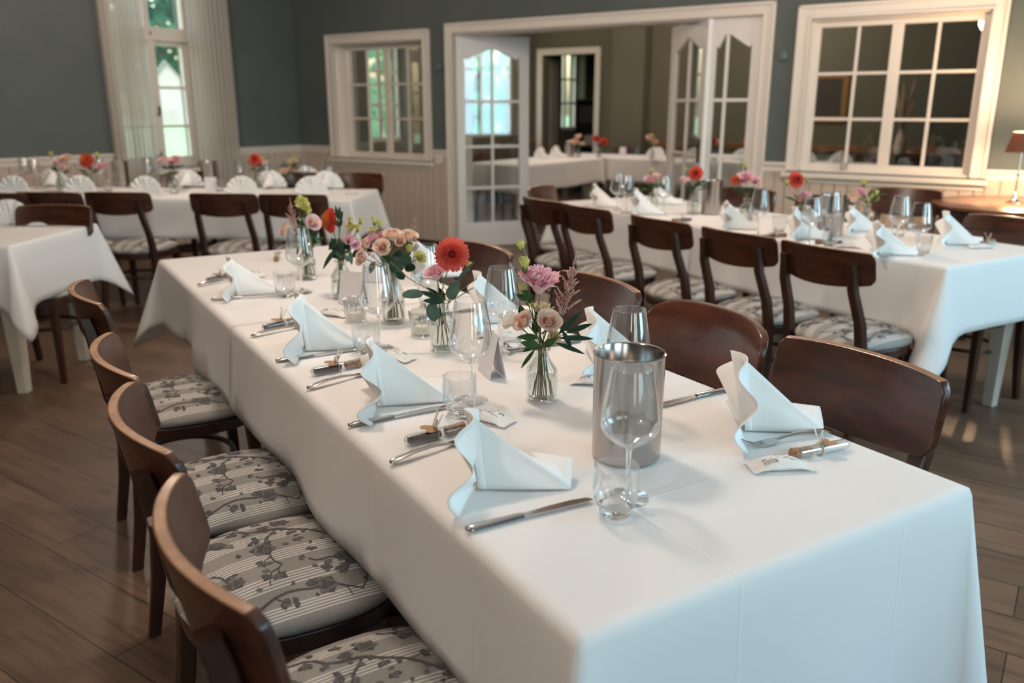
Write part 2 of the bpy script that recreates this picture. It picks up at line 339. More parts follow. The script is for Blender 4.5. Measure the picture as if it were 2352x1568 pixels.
def lining(name, q, y0, y1):
    mb = MB(); x0, x1, z0, z1 = q; t = .012
    mb.box(x0, x0+t, y0, y1, z0, z1); mb.box(x1-t, x1, y0, y1, z0, z1); mb.box(x0, x1, y0, y1, z1-t, z1)
    if z0 > .1: mb.box(x0, x1, y0, y1, z0-.0, z0+t)
    return room(mb.build(name, 'trim_paint', smooth=0))
lining('trim_10', DOOR, N_F, N_F+.25); lining('trim_11', WS, N_F, N_F+.25); lining('trim_12', WR, N_F, N_F+.25)

def muntin_window(name, x0, x1, z0, z1, y, cols, rows, pane=True, st=.048, mw=.022, meet=True, mt='trim_paint', swap=False, mid=.075):
    """casement window of two sashes with glazing bars, in the room frame"""
    mb = MB(); d = .04
    mb.box(x0, x0+st, y, y+d, z0, z1); mb.box(x1-st, x1, y, y+d, z0, z1); mb.box(x0+st, x1-st, y, y+d, z0, z0+st); mb.box(x0+st, x1-st, y, y+d, z1-st, z1)
    gx0, gx1, gz0, gz1 = x0+st, x1-st, z0+st, z1-st
    for k in range(1, cols):
        x = gx0+(gx1-gx0)*k/cols; ww = mid if (meet and k*2 == cols) else mw; e = .006 if ww == mid else 0
        mb.box(x-ww/2, x+ww/2, y+.006-e, y+d-.006, gz0, gz1)
    for k in range(1, rows):
        z = gz0+(gz1-gz0)*k/rows; mb.box(gx0, gx1, y+.009, y+d-.009, z-mw/2, z+mw/2)
    g = MB(); g.box(gx0, gx1, y+.018, y+.022, gz0, gz1)
    if swap:
        for q in (mb, g): q.v = [(yy, xx, zz) for xx, yy, zz in q.v]; q.f = [f[::-1] for f in q.f]
    f = room(mb.build(name, mt, smooth=0, bevel=.003)); p = g.build('pane', 'pane_glass', f, smooth=0); return f
muntin_window('window_2', WS[0]+.01, WS[1]-.01, WS[2]+.01, WS[3]-.01, N_F+.13, 4, 3)
muntin_window('window_3', WR[0]+.01, WR[1]-.01, WR[2]+.01, WR[3]-.01, N_F+.055, 4, 3)
# garden window of the side wall: transom light over a pair of casements
mb = MB(); ya, yb = U_L-.16, U_L-.09
def vb(n0, n1, z0, z1, d0=ya, d1=yb): mb.box(d0, d1, n0, n1, z0, z1)
c0 = (LW[0]+LW[1])/2
vb(LW[0], LW[0]+.05, .80, 2.78); vb(LW[1]-.05, LW[1], .80, 2.78); vb(LW[0], LW[1], .80, .86); vb(LW[0], LW[1], 2.72, 2.78)
vb(LW[0], LW[1], 1.97, 2.09, ya-.01, yb+.03); vb(c0-.045, c0+.045, .82, 2.0, ya, yb+.02); vb(c0-.03, c0+.03, 2.09, 2.75)
for s in (-1, 1):
    e = c0+s*.385; i_ = c0+s*.045
    vb(min(e, e-s*.035), max(e, e-s*.035), .86, 1.97, ya+.01, yb-.01)
    for z in (1.19, 1.55): vb(min(i_, e), max(i_, e), z-.013, z+.013, ya+.02, yb-.02)
    vb(min(i_, e), max(i_, e), .86, .905, ya+.01, yb-.01); vb(min(i_, e), max(i_, e), 1.93, 1.97, ya+.01, yb-.01)
W1 = room(mb.build('window_1', 'trim_paint', smooth=0, bevel=.004))
g = MB(); g.box(U_L-.128, U_L-.122, LW[0]+.04, LW[1]-.04, .84, 2.74); g.build('pane', 'pane_glass', W1, smooth=0)
g = MB(); g.tube([(yb+.02, c0, 1.30), (yb+.05, c0, 1.30), (yb+.055, c0, 1.38)], .009, 8); g.tube([(yb+.02, c0, 2.02), (yb+.045, c0, 2.04)], .008, 6); g.build('handle', 'black_metal', W1)
mb = MB(); mb.box(U_L, U_L+.10, LW[0]-.12, LW[1]+.12, .755, .795); room(mb.build('window_sill', 'trim_paint', smooth=0, bevel=.004))
mb = MB()
for n0, n1 in ((LW[0]-.1, LW[0]), (LW[1], LW[1]+.1)): mb.box(U_L, U_L+.03, n0, n1, .79, 2.88)
mb.box(U_L, U_L+.03, LW[0]-.1, LW[1]+.1, 2.78, 2.88); room(mb.build('trim_13', 'trim_paint', smooth=0, bevel=.004))
for i, (n0, n1, z0, z1) in enumerate(FW): muntin_window('window_%d' % (4+i), n0, n1, z0, z1, U_L-.2, 2, 3, swap=True, mw=.03, mid=.06)
for i, (n0, n1) in enumerate(RWIN): muntin_window('window_%d' % (7+i), n0, n1, .85, 2.65, U_R+.08, 2, 3, swap=True)

# glazed door leaves: stiles, rails, glazing bars, panes under a pointed head
def door_leaf(name, hinge, d, wid, h, mfrac=.5, handle=None, st=.10, br=.24):
    mb = MB(); th = .04; x0, x1 = st, wid-st; xm = x0+(x1-x0)*mfrac
    mb.box(0, st, 0, th, 0, h); mb.box(wid-st, wid, 0, th, 0, h); mb.box(x0, x1, 0, th, 0, br)
    sh, pk = h-.215, h-.115; k = .035 if x1-x0 > .4 else .02
    mb.prism([(x0, h), (x0, sh+.02), (x0+k, sh), (xm-.02, pk), (xm+.02, pk), (x1-k, sh), (x1, sh+.02), (x1, h)], 0, th)
    mb.box(xm-.012, xm+.012, .006, th-.006, br, pk+.01)
    zs = [br, .585, .985, 1.415]
    for z in zs[1:]: mb.box(x0, x1, .009, th-.009, z-.013, z+.013)
    o = mb.build(name, 'door_paint', smooth=0, bevel=.003); o.location = hinge; o.rotation_euler = (0, 0, math.atan2(d[1], d[0])); o['kind'] = 'structure'
    g = MB(); g.prism([(x0, br), (x1, br), (x1, sh+.02), (x1-k, sh), (xm, pk), (x0+k, sh), (x0, sh+.02)], .018, .022); g.build('pane', 'pane_glass', o, smooth=0)
    if handle:
        g = MB(); hx = handle
        for y0, y1, ye in ((-.008, 0, -.05), (th, th+.008, th+.05)):
            g.box(hx-.018, hx+.018, y0, y1, .93, 1.12); g.tube([(hx, y0, 1.06), (hx, ye, 1.06), (hx-.10 if hx > wid/2 else hx+.10, ye, 1.06)], .009, 8)
        g.build('handle', 'black_metal', o, bevel=0)
    return o
hl = RM(DOOR[0]+.0, N_F+.0, .008); door_leaf('door_1', hl, (.934, .357), .768, 2.018)
ha = RM(DOOR[1]-.014, N_F+.05, .008); door_leaf('door_2', ha, -UD, .425, 2.018, mfrac=.68, st=.07)
hb = Vector((1.555, 6.86, .008)); hb2 = Vector((1.405, 7.58, 0)); door_leaf('door_3', hb, (hb2-hb).xy.normalized(), .735, 2.018, handle=.055)
hd = RM(-7.13, N_R+.03, .005); mb = MB(); mb.box(0, .87, 0, .04, 0, 2.08); mb.box(.13, .74, -.006, .046, .25, .9); mb.box(.13, .74, -.006, .046, 1.05, 1.95); o = mb.build('door_4', 'trim_paint', smooth=0, bevel=.003); o.location = hd; o.rotation_euler = (0, 0, RZ+math.radians(106)); o['kind'] = 'structure'

# small wall fittings
def fit(name, lab, cat, u, z, mk, mt, y=N_F):
    mb = MB(); mk(mb, u, y, z); o = mb.build(name, mt, smooth=40, bevel=.002); o.rotation_euler = (0, 0, RZ); return tag(o, lab, cat)
def disc(mb, u, y, z):
    mb.loft([[(u+r*cos(2*PI*k/20), y-d, z+r*sin(2*PI*k/20)) for k in range(20)][::-1] for r, d in ((.036, 0), (.036, .018), (.026, .026))])
fit('wall_sensor', 'small round wall knob above the wainscot between small window and doors', 'sensor', T0-.095, 1.735, disc, 'teal_plastic')
fit('wall_sensor', 'small round wall knob between the double doors and the large twelve-pane window', 'sensor', T0+3.216, 1.735, disc, 'teal_plastic')
fit('light_switch', 'white square light switch on the wainscot next to the open door leaf', 'switch', T0-.11, .865, lambda mb, u, y, z: (mb.box(u-.04, u+.04, y-.03, y-.018, z-.04, z+.04), mb.box(u-.026, u+.026, y-.036, y-.03, z-.026, z+.026)), 'switch_plastic')

# ---------------------------------------------------------------- chairs
def seat_half(th):                                             # rounded seat outline, th from the +x axis
    c, s = cos(th), sin(th); e = .78; x = math.copysign(abs(c)**e, c); y = math.copysign(abs(s)**e, s)
    return x*(.208+.010*y), .216*y-.004
def seat_top(x, y):
    rr = min(1.0, ((abs(x)/.216)**2.5+(abs(y+.004)/.220)**2.5)**(1/2.5)); return .462+.042*(1-rr**3.2)
def make_chair(kind='plain'):
    ztop, zbot, hw, sag = .848, .695, .218, .062
    if kind == 'arched': ztop, zbot, hw, sag = .862, .66, .215, .045
    if kind == 'tall': ztop, zbot, hw, sag = .862, .680, .208, .034
    root = empty('dining_chair'); root['category'] = 'chair'
    fr, lg = ('red_wood', 'red_wood') if kind == 'arched' else (('gloss_wood', 'leg_wood') if kind == 'tall' else ('chair_wood', 'leg_wood'))
    # cushion with printed pattern
    mb = MB(); n = 40; rings = []
    for r, z in ((.0, None), (.3, None), (.55, None), (.75, None), (.88, None), (.96, None)):
        ring = []
        for k in range(n):
            x, y = seat_half(2*PI*k/n); x *= max(r, .01); y = y*max(r, .01); ring.append((x, y, seat_top(x, y)))
        rings.append(ring)
    for r, z in ((1.0, .462), (1.025, .452), (1.0, .440), (.9, .436)):
        rings.append([(seat_half(2*PI*k/n)[0]*r, seat_half(2*PI*k/n)[1]*r, z) for k in range(n)])
    mb.loft(rings[::-1], 0)
    rr = random.Random(3)
    def P(x, y, e=.0009): return (x, y, seat_top(x, y)+e)
    def inside(x, y): return (abs(x)/.200)**2.5+(abs(y)/.204)**2.5 < 1
    def ribbon(pts, w, mi=1):
        vs = []; 
        for i, (x, y) in enumerate(pts):
            a, b = pts[max(i-1, 0)], pts[min(i+1, len(pts)-1)]; dx, dy = b[0]-a[0], b[1]-a[1]; L = math.hypot(dx, dy) or 1
            ww = w*(1-.6*i/len(pts)); vs += [P(x-dy/L*ww, y+dx/L*ww), P(x+dy/L*ww, y-dx/L*ww)]
        mb.add(vs, [(2*i, 2*i+1, 2*i+3, 2*i+2) for i in range(len(pts)-1)], mi)
    def leaf2(x, y, a, L, mi=1, asp=.32):
        c, s = cos(a), sin(a); pts = [(0, 0), (.3, asp), (.62, asp*.85), (1, 0), (.62, -asp*.85), (.3, -asp)]
        q = [(x+L*(u*c-v*s), y+L*(u*s+v*c)) for u, v in pts]
        if all(inside(*t) for t in q):
            mb.add([P(*t) for t in q], [(0, 1, 2, 3, 4, 5)], mi)
            mb.add([P(x+L*(u*c-v*s), y+L*(u*s+v*c), .0013) for u, v in ((.12, .0), (.5, .05), (.85, 0), (.5, -.03))], [(0, 1, 2, 3)], 2 if mi == 1 else 1)
    def blossom(x, y, R):
        for k in range(6): leaf2(x, y, k*PI/3+.3, R, 2 if k % 2 else 1, .45)
        for k in range(5): leaf2(x, y, k*2*PI/5, R*.5, 1, .5)
    def bird(x, y, s, a):
        c, t = cos(a), sin(a)
        def T(u, v): return (x+s*(u*c-v*t), y+s*(u*t+v*c))
        body = [T(.5*cos(q)*(1 if cos(q) > 0 else 1.15), .27*sin(q)) for q in [2*PI*k/12 for k in range(12)]]
        head = [T(.6+.2*cos(q), .13+.18*sin(q)) for q in [2*PI*k/8 for k in range(8)]]
        if all(inside(*p) for p in body+head):
            mb.add([P(*p) for p in body], [tuple(range(12))], 1); mb.add([P(*p) for p in head], [tuple(range(8))], 2)
            mb.add([P(*T(.78, .16)), P(*T(.95, .10)), P(*T(.78, .06))], [(0, 1, 2)], 1)
            for k in range(4): leaf2(*T(-.45, -.02), a+PI-.28+.2*k, s*.75, 1+k % 2, .13)
            for k in range(3): leaf2(*T(.15, .1-.05*k), a+PI+.35, s*.55, 2, .2)
    def branch(pts, w):
        sm = []
        for i in range(len(pts)-1):
            for t in range(5):
                u = t/5; a, b = pts[i], pts[i+1]; sm.append((a[0]+(b[0]-a[0])*u+.006*sin(7*(i+u)), a[1]+(b[1]-a[1])*u+.004*cos(9*(i+u))))
        sm = [p for p in sm if inside(*p)]
        ribbon(sm, w)
        for i in range(2, len(sm)-1, 3):
            x, y = sm[i]; a = math.atan2(sm[i+1][1]-y, sm[i+1][0]-x); sd = 1 if (i//3) % 2 else -1; L = rr.uniform(.012, .024)
            ribbon([(x, y), (x+L*cos(a+sd*1.0), y+L*sin(a+sd*1.0))], w*.45)
            tx, ty = x+L*cos(a+sd*1.0), y+L*sin(a+sd*1.0)
            if i % 9 == 5: blossom(tx, ty, rr.uniform(.014, .020))
            else:
                for k in range(3): leaf2(tx, ty, a+sd*1.0+(k-1)*.75, rr.uniform(.013, .021), 1+(k == 1))
    branch([(-.19, -.13), (-.12, -.05), (-.07, .05), (-.01, .10), (.03, .18)], .0034)
    branch([(-.10, .0), (-.02, -.05), (.05, -.03), (.12, -.08)], .0026)
    branch([(.17, -.15), (.14, -.02), (.17, .09), (.10, .17)], .0028)
    branch([(-.17, .05), (-.13, .13), (-.05, .19)], .0022); branch([(-.02, -.19), (.05, -.13), (.11, -.16)], .0022); branch([(.06, .02), (.09, .09), (.05, .14)], .0020)
    bird(.09, .11, .052, 2.2); bird(-.10, -.12, .050, .5); bird(-.06, .15, .045, 3.6)
    blossom(-.02, -.045, .028); blossom(.15, .03, .024); blossom(-.13, .02, .022)
    for q in range(70):
        x, y = rr.uniform(-.18, .18), rr.uniform(-.18, .18)
        a = rr.uniform(0, 6.3); leaf2(x, y, a, rr.uniform(.010, .020), 1+q % 2)
        if q % 3 == 0: leaf2(x, y, a+1.0, .015, 1); leaf2(x, y, a-1.0, .015, 1)
    mb.build('seat', ['seat_fabric', 'print_dark', 'print_mid'], root, smooth=60)
    mb = MB(); 
    mb.loft([[(seat_half(2*PI*k/n)[0]*r, seat_half(2*PI*k/n)[1]*r, z) for k in range(n)] for r, z in ((.90, .395), (.985, .397), (.99, .434), (.93, .438))], 0)
    mb.build('seat_frame', lg, root, bevel=.003)
    # curved plywood backrest, worn along its upper edge
    R = (hw*hw+sag*sag)/(2*sag); am = math.asin(hw/R); nu, nv = 26, 9; th = .019
    def S_(u, v, off):
        a = 2*u-1; hh = 2*v-1; cr = max(0, (abs(hh)-.62)/.38); a *= 1-.075*cr**2.2
        zt = ztop-.008*abs(a)**3; zb = zbot+.026*a*a
        if kind == 'arched': zt = ztop-.042*abs(a)**4
        z = zb+(zt-zb)*v; lean = -(z-.70)*.20; q = a*am; bul = 0
        if kind == 'arched': bul = -.02*max(0, v-.75)**2*8
        return ((R+off)*sin(q), -.245+R-(R+off)*cos(q)+lean+bul, z)
    mb = MB(); nn = nu*nv
    f = [S_(i/(nu-1), j/(nv-1), 0) for i in range(nu) for j in range(nv)]; b = [S_(i/(nu-1), j/(nv-1), th) for i in range(nu) for j in range(nv)]
    fs = []; mi = []
    for i in range(nu-1):
        for j in range(nv-1):
            q = (i*nv+j, (i+1)*nv+j, (i+1)*nv+j+1, i*nv+j+1); fs.append(q[::-1]); mi.append(0); fs.append(tuple(k+nn for k in q)); mi.append(0)
        q = (i*nv+nv-1, (i+1)*nv+nv-1); fs.append((q[1], q[0], q[0]+nn, q[1]+nn)); mi.append(1)
        q = (i*nv, (i+1)*nv); fs.append((q[0], q[1], q[1]+nn, q[0]+nn)); mi.append(0)
    for j in range(nv-1):
        fs.append((j, j+1, j+1+nn, j+nn)[::-1]); mi.append(0); k = (nu-1)*nv+j; fs.append((k, k+1, k+1+nn, k+nn)); mi.append(0)
    mb.v = f+b; mb.f = fs; mb.m = mi
    o = mb.build('backrest', [fr, 'worn_wood' if kind != 'arched' else 'red_wood'], root, smooth=50, bevel=.0035)
    # legs; the rear ones run up behind the backrest
    def sq(pts, wx, wy):
        rings = []
        for i, p in enumerate(pts):
            ax, ay = (wx[i], wy[i]) if isinstance(wx, (list, tuple)) else (wx, wy); e = .22
            rings.append([(p[0]+ax*sx, p[1]+ay*sy, p[2]) for sx, sy in ((1, -1+e), (1, 1-e), (1-e, 1), (-1+e, 1), (-1, 1-e), (-1, -1+e), (-1+e, -1), (1-e, -1))])
        m_ = MB(); m_.loft(rings, 0); return m_
    for s in (-1, 1):
        xb = s*.158; u = (xb/R); yb = -.245+R-(R+th)*cos(math.asin(u*R/(R+th)))-(.80-.70)*.20-.012
        zt_ = zbot+(ztop-zbot)*.66
        yb = -.245+R-(R+th)*cos(math.asin(abs(xb)/(R+th)))
        pts = [(s*.190, -.222, 0), (s*.186, -.196, .16), (s*.182, -.180, .32), (s*.179, -.178, .44), (s*.174, -.199, .56), (s*.166, yb-.016, .69), (s*.161, yb-.016-.010, .76), (s*.159, yb-.016-(zt_-.70)*.20, zt_)]
        mb = sq(pts, [.0135, .0155, .0175, .019, .0185, .018, .0175, .0165], [.015, .0175, .020, .021, .019, .017, .016, .015]); mb.build('leg', lg, root, smooth=40)
        mb = sq([(s*.178, .178, 0), (s*.176, .172, .2), (s*.170, .160, .40)], [.013, .016, .019], [.013, .016, .019]); mb.build('leg', lg, root, smooth=40)
    mb = MB(); ring = [(.165*cos(q), .150*sin(q)-.02, .265) for q in [2*PI*k/36 for k in range(37)]]; mb.tube(ring, .0095, 8, 0, False)
    mb.build('stretcher', lg, root)
    return root
CH = {k: Kind(lambda k=k: make_chair(k), 'dining chairs round the set tables') for k in ('plain', 'arched', 'tall')}
def chair(kind, apex, d, label, group):
    """apex: where the middle of the backrest stands; d: the way the sitter faces"""
    d = Vector((d[0], d[1], 0)).normalized(); p = Vector((apex[0], apex[1], 0))+d*.262; p.z = 0
    return CH[kind](p, face_dir(d), label, group)

# ---------------------------------------------------------------- tables and cloths
def make_table(L, Wd, h, label, loc, rz, n_legs=4, inset=.11):
    t = thing('dining_table', label, 'table', loc, rz); mb = MB(); mb.box(-L/2+.012, L/2-.012, -Wd/2+.012, Wd/2-.012, h-.032, h-.003); mb.build('tabletop', 'leg_paint', t, bevel=.003)
    mb = MB(); i = inset-.02
    mb.box(-L/2+i, L/2-i, -Wd/2+i, -Wd/2+i+.022, h-.13, h-.032); mb.box(-L/2+i, L/2-i, Wd/2-i-.022, Wd/2-i, h-.13, h-.032)
    mb.box(-L/2+i, -L/2+i+.022, -Wd/2+i, Wd/2-i, h-.13, h-.032); mb.box(L/2-i-.022, L/2-i, -Wd/2+i, Wd/2-i, h-.13, h-.032); mb.build('apron', 'leg_paint', t)
    for sx in (-1, 1):
        for sy in (-1, 1):
            x, y = sx*(L/2-inset), sy*(Wd/2-inset); m_ = MB()
            m_.loft([[(x+a*r, y+b*r, z) for a, b in ((-1, -1), (1, -1), (1, 1), (-1, 1))] for r, z in ((.024, 0), (.040, h-.14), (.040, h-.033))]); m_.build('leg', 'leg_paint', t, smooth=0, bevel=.003)
    return t
def cloth(name, label, L, Wd, z, loc, rz, drop, open_side=None, ear=.10, seed=1, group=None, wave=.012, eardrop=.42, swing=0.0):
    """drop: (at -y, at +x, at +y, at -x); open_side: '+x' or '-x' lies flat on the table and ends there"""
    r_ = random.Random(seed); x0, x1, y0, y1 = -L/2, L/2, -Wd/2, Wd/2; rr = .016; per = []
    def side(ax, ay, bx, by, th, d, fa, fb):
        l = math.hypot(bx-ax, by-ay); n = max(6, int(l/.045))
        for k in range(n+1):
            u = k/n; near = min(u*l if fa else 9, (1-u)*l if fb else 9)
            c = .34*max(0, 1-near/.14)**2; per.append((ax+(bx-ax)*u, ay+(by-ay)*u, th, d*(1+eardrop*c), c, near))
    def corner(cx, cy, t0, t1, d0, d1):
        for k in range(1, 14):
            u = k/14; c = .34+.66*(1-abs(2*u-1)); per.append((cx, cy, t0+(t1-t0)*u, (d0+(d1-d0)*u)*(1+eardrop*c), c, 0.0))
    dm, dxp, dyp, dxm = drop; ix0, ix1, iy0, iy1 = x0+rr, x1-rr, y0+rr, y1-rr
    opx0 = open_side == '-x'; opx1 = open_side == '+x'
    if opx0: ix0 = x0
    if opx1: ix1 = x1
    def S1(): side(ix0, iy0, ix1, iy0, -PI/2, dm, not opx0, not opx1)
    def C1(): corner(ix1, iy0, -PI/2, 0, dm, dxp)
    def S2(): side(ix1, iy0, ix1, iy1, 0, dxp, True, True)
    def C2(): corner(ix1, iy1, 0, PI/2, dxp, dyp)
    def S3(): side(ix1, iy1, ix0, iy1, PI/2, dyp, not opx1, not opx0)
    def C3(): corner(ix0, iy1, PI/2, PI, dyp, dxm)
    def S4(): side(ix0, iy1, ix0, iy0, PI, dxm, True, True)
    def C4(): corner(ix0, iy0, PI, 1.5*PI, dxm, dm)
    seq = {None: (S1, C1, S2, C2, S3, C3, S4, C4), '-x': (S1, C1, S2, C2, S3), '+x': (S3, C3, S4, C4, S1)}[open_side]
    for q in seq: q()
    closed = open_side is None; ph = [r_.uniform(0, 6.3) for _ in range(6)]
    rings = [[] for _ in range(4)]; NS = 9
    for _ in range(NS): rings.append([])
    dist = 0; last = None
    for (px, py, th, d, c, near) in per:
        nx, ny = cos(th), sin(th)
        if last: dist += math.hypot(px-last[0], py-last[1])+.03*(c > 0)
        last = (px, py)
        e = .012
        ins = (max(min(px, x1-rr-e if not opx1 else x1), x0+rr+e if not opx0 else x0), max(min(py, y1-rr-e), y0+rr+e))
        rings[0].append((*ins, z)); rings[1].append((px, py, z)); rings[2].append((px+nx*rr*.7, py+ny*rr*.7, z-rr*.3)); rings[3].append((px+nx*rr, py+ny*rr, z-rr))
        for k in range(NS):
            s = (k+1)/NS
            wv = wave*s*(sin(dist*7.0+ph[0])+.6*sin(dist*13.0+ph[1]))*(1-math.exp(-near/.12))
            off = rr+.016*s+wv+ear*s*c
            zz = z-rr-s*d*(1+.02*sin(dist*3+ph[2])); sw = swing*s*c; rings[4+k].append((px+nx*off-ny*sw, py+ny*off+nx*sw, max(.02, zz)))
    mb = MB(); mb.loft(rings, 0, False, closed); mb.f = [f[::-1] for f in mb.f]
    ids = []
    for i, p in enumerate(rings[0]):
        if not ids or (Vector(p)-Vector(rings[0][ids[-1]])).length > 1e-5: ids.append(i)
    if (Vector(rings[0][ids[0]])-Vector(rings[0][ids[-1]])).length < 1e-5: ids.pop()
    mb.f.append(tuple(ids)); mb.m.append(0)
    o = mb.build(name, 'cloth', None, smooth=180); o.location = loc; o.rotation_euler = (0, 0, rz)
    # weld the seam so that it shades as one sheet
    mo = o.modifiers.new('weld', 'WELD'); mo.merge_threshold = .0004
    mo = o.modifiers.new('thickness', 'SOLIDIFY'); mo.thickness = .0012; mo.offset = -1
    return tag(o, label, 'tablecloth', group or 'white tablecloths')

# ---------------------------------------------------------------- tableware
def make_napkin(R=.128, n=8, lean=.0, sc=1.0, seed=0, amp=.0165):
    """half-round pleated fan (local x = 0) carried by a folded triangle that runs along +x"""
    r_ = random.Random(seed); root = empty('napkin'); root['category'] = 'napkin'
    mb = MB(); nu = n*14+1
    jit = [r_.uniform(.7, 1.3) for _ in range(n+2)]; p0 = r_.uniform(-.3, .3)
    def F(u, v):
        ph = PI*u; r = R*max(v, .02)*(1+.03*sin(5*u+p0)); k = u*n; a_ = jit[int(k)]*(1-(k % 1))+jit[int(k)+1]*(k % 1); a = amp*(v**1.1)*a_*(1-.45*sin(ph)**2)
        if u < .25 or u > .75: a *= 1.25
        x = -a*sin(2*PI*k+p0)-.006+.02*v*v*sin(ph)*lean; z = r*sin(ph); y = -r*cos(ph)
        return (x-.014*(1-sin(ph))*v, y, max(z+.0035, .0035))
    mb.grid(nu, 9, F); mb.build('fan', 'napkin_cloth', root, smooth=180, solid=.0016)
    A, B, Cc = Vector((.004, -.022, .003)), Vector((-.013, -.004, R*1.0)), Vector((.150, -.014, .003))
    mb = MB()
    def Tq(u, v):
        e = A+(B-A)*v; p = e+(Cc-e)*u; bul = .010*sin(PI*u)*(1-v)*1.2*sin(PI*min(1, v*1.2+.1)); return (p.x, p.y-bul, p.z)
    mb.grid(14, 9, Tq)
    mb.grid(3, 9, lambda u, v: tuple(Vector(Tq(u*.10+.0, v*.985))+Vector((-.004, -.0022, .0008))))
    D, E2 = Vector((.012, .045, .003)), Vector((.155, .052, .028))
    mb.grid(10, 6, lambda u, v: tuple((B+(Cc-B)*u)*(1-v)+(D+(E2-D)*u)*v+Vector((0, .006*sin(PI*v), .010*sin(PI*v)*(1-u)))))
    mb.grid(8, 8, lambda u, v: tuple((Cc+Vector((.004, 0, 0)))*(1-u)*(1-v)+(Cc+Vector((.008, .062, .030)))*u*(1-v)+Vector((.085, -.006, .004))*(1-u)*v+Vector((.085, .060, .036))*u*v+Vector((0, 0, .004*sin(PI*u)))))
    mb.build('stand', 'napkin_cloth', root, smooth=60, solid=.0016)
    return root
NK = [Kind(lambda s=s, R=R, nn=nn: make_napkin(R, nn, -.55, 1, s), 'folded white napkins') for s, R, nn in ((1, .126, 4), (2, .142, 5), (5, .148, 4))]
FANK = Kind(lambda: make_napkin(.132, 9, .4, 1, 9, .0075), 'folded white napkins')
def napkin(k, p, d, label, group):
    """d: the way the stand runs"""
    rz = math.atan2(d[1], d[0]); return (NK[k] if k < 3 else FANK)(p, rz, label, group)

def lathe_obj(name, prof, mt, parent, n=40, **k):
    mb = MB(); mb.lathe(prof, n, mod=k.pop('mod', None), cap=k.pop('cap', False)); return mb.build(name, mt, parent, **k)
def bez(pts, n=7):
    """smooth profile through points"""
    out = []
    for i in range(len(pts)-1):
        p0, p1, p2, p3 = pts[max(i-1, 0)], pts[i], pts[i+1], pts[min(i+2, len(pts)-1)]
        for t in range(n):
            u = t/n; out.append(tuple(.5*((2*p1[k])+(-p0[k]+p2[k])*u+(2*p0[k]-5*p1[k]+4*p2[k]-p3[k])*u*u+(-p0[k]+3*p1[k]-3*p2[k]+p3[k])*u**3) for k in (0, 1)))
    out.append(pts[-1]); return out
def make_glass():
    r = empty('wine_glass'); r['category'] = 'wine glass'
    outer = bez([(.0062, .086), (.012, .091), (.030, .103), (.0445, .119), (.0472, .134), (.044, .162), (.0375, .200), (.0330, .226)], 6)
    inner = bez([(.0320, .226), (.0366, .200), (.0431, .162), (.0462, .134), (.0434, .1200), (.029, .1046), (.010, .0945), (.0008, .0935)], 6)
    lathe_obj('bowl', outer+inner, 'glass', r, 48, smooth=180)
    lathe_obj('stem', bez([(.0062, .086), (.0044, .078), (.0036, .050), (.0042, .020), (.0075, .009)], 5), 'solid_glass', r, 16, smooth=180, cap=True)
    lathe_obj('foot', [(.001, .0105)]+bez([(.0075, .009), (.014, .0052), (.028, .0026), (.0365, .0018)], 5)+[(.0372, .0010), (.0365, .0004), (.001, .0004)], 'glass', r, 48, smooth=180)
    return r
def make_tumbler():
    r = empty('water_glass'); r['category'] = 'glass'
    lathe_obj('wall', bez([(.0285, .016), (.0335, .026), (.0358, .044), (.0355, .066), (.0345, .084)], 5)+bez([(.0336, .084), (.0346, .066), (.0349, .044), (.0326, .027), (.026, .0185)], 5), 'glass', r, 40, smooth=180)
    lathe_obj('base', [(.001, .0005), (.0225, .0006), (.0260, .004), (.0286, .0155), (.0270, .0165), (.018, .0125), (.001, .0105)], 'solid_glass', r, 32, smooth=60)
    return r
def make_cooler():
    r = empty('wine_cooler'); r['category'] = 'wine cooler'
    lathe_obj('body', [(.001, .0), (.054, .0), (.0595, .002), (.062, .006), (.0635, .194), (.0645, .198), (.0630, .200), (.0605, .199), (.0590, .196), (.0555, .012), (.001, .011)], 'steel', r, 64, smooth=30)
    return r
WG, TG, CO = Kind(make_glass, 'wine glasses'), Kind(make_tumbler, 'water glasses'), Kind(make_cooler, 'steel wine coolers')
def make_knife():
    r = empty('table_knife'); r['category'] = 'knife'; mb = MB()
    def sec(x, w, h, z): return [(x, w*a, z+h*b) for a, b in ((1, 0), (.7, .7), (0, 1), (-.7, .7), (-1, 0), (-.7, -.7), (0, -1), (.7, -.7))]
    mb.loft([sec(x, w, h, .0052) for x, w, h in ((0, .003, .002), (.003, .0085, .0040), (.015, .0098, .0046), (.05, .0080, .0050), (.085, .0066, .0050), (.098, .0062, .0042))]); mb.build('handle', 'cutlery_steel', r, smooth=50)
    mb = MB(); mb.loft([[(x, -wa, .0045), (x, wb, .0040), (x, wb, .0058), (x, -wa, .0062)] for x, wa, wb in ((.096, .005, .005), (.102, .0055, .0062), (.15, .0065, .0095), (.19, .0068, .0105), (.215, .0062, .0075), (.224, .0045, .001))]); mb.build('blade', 'cutlery_steel', r, smooth=30)
    return r
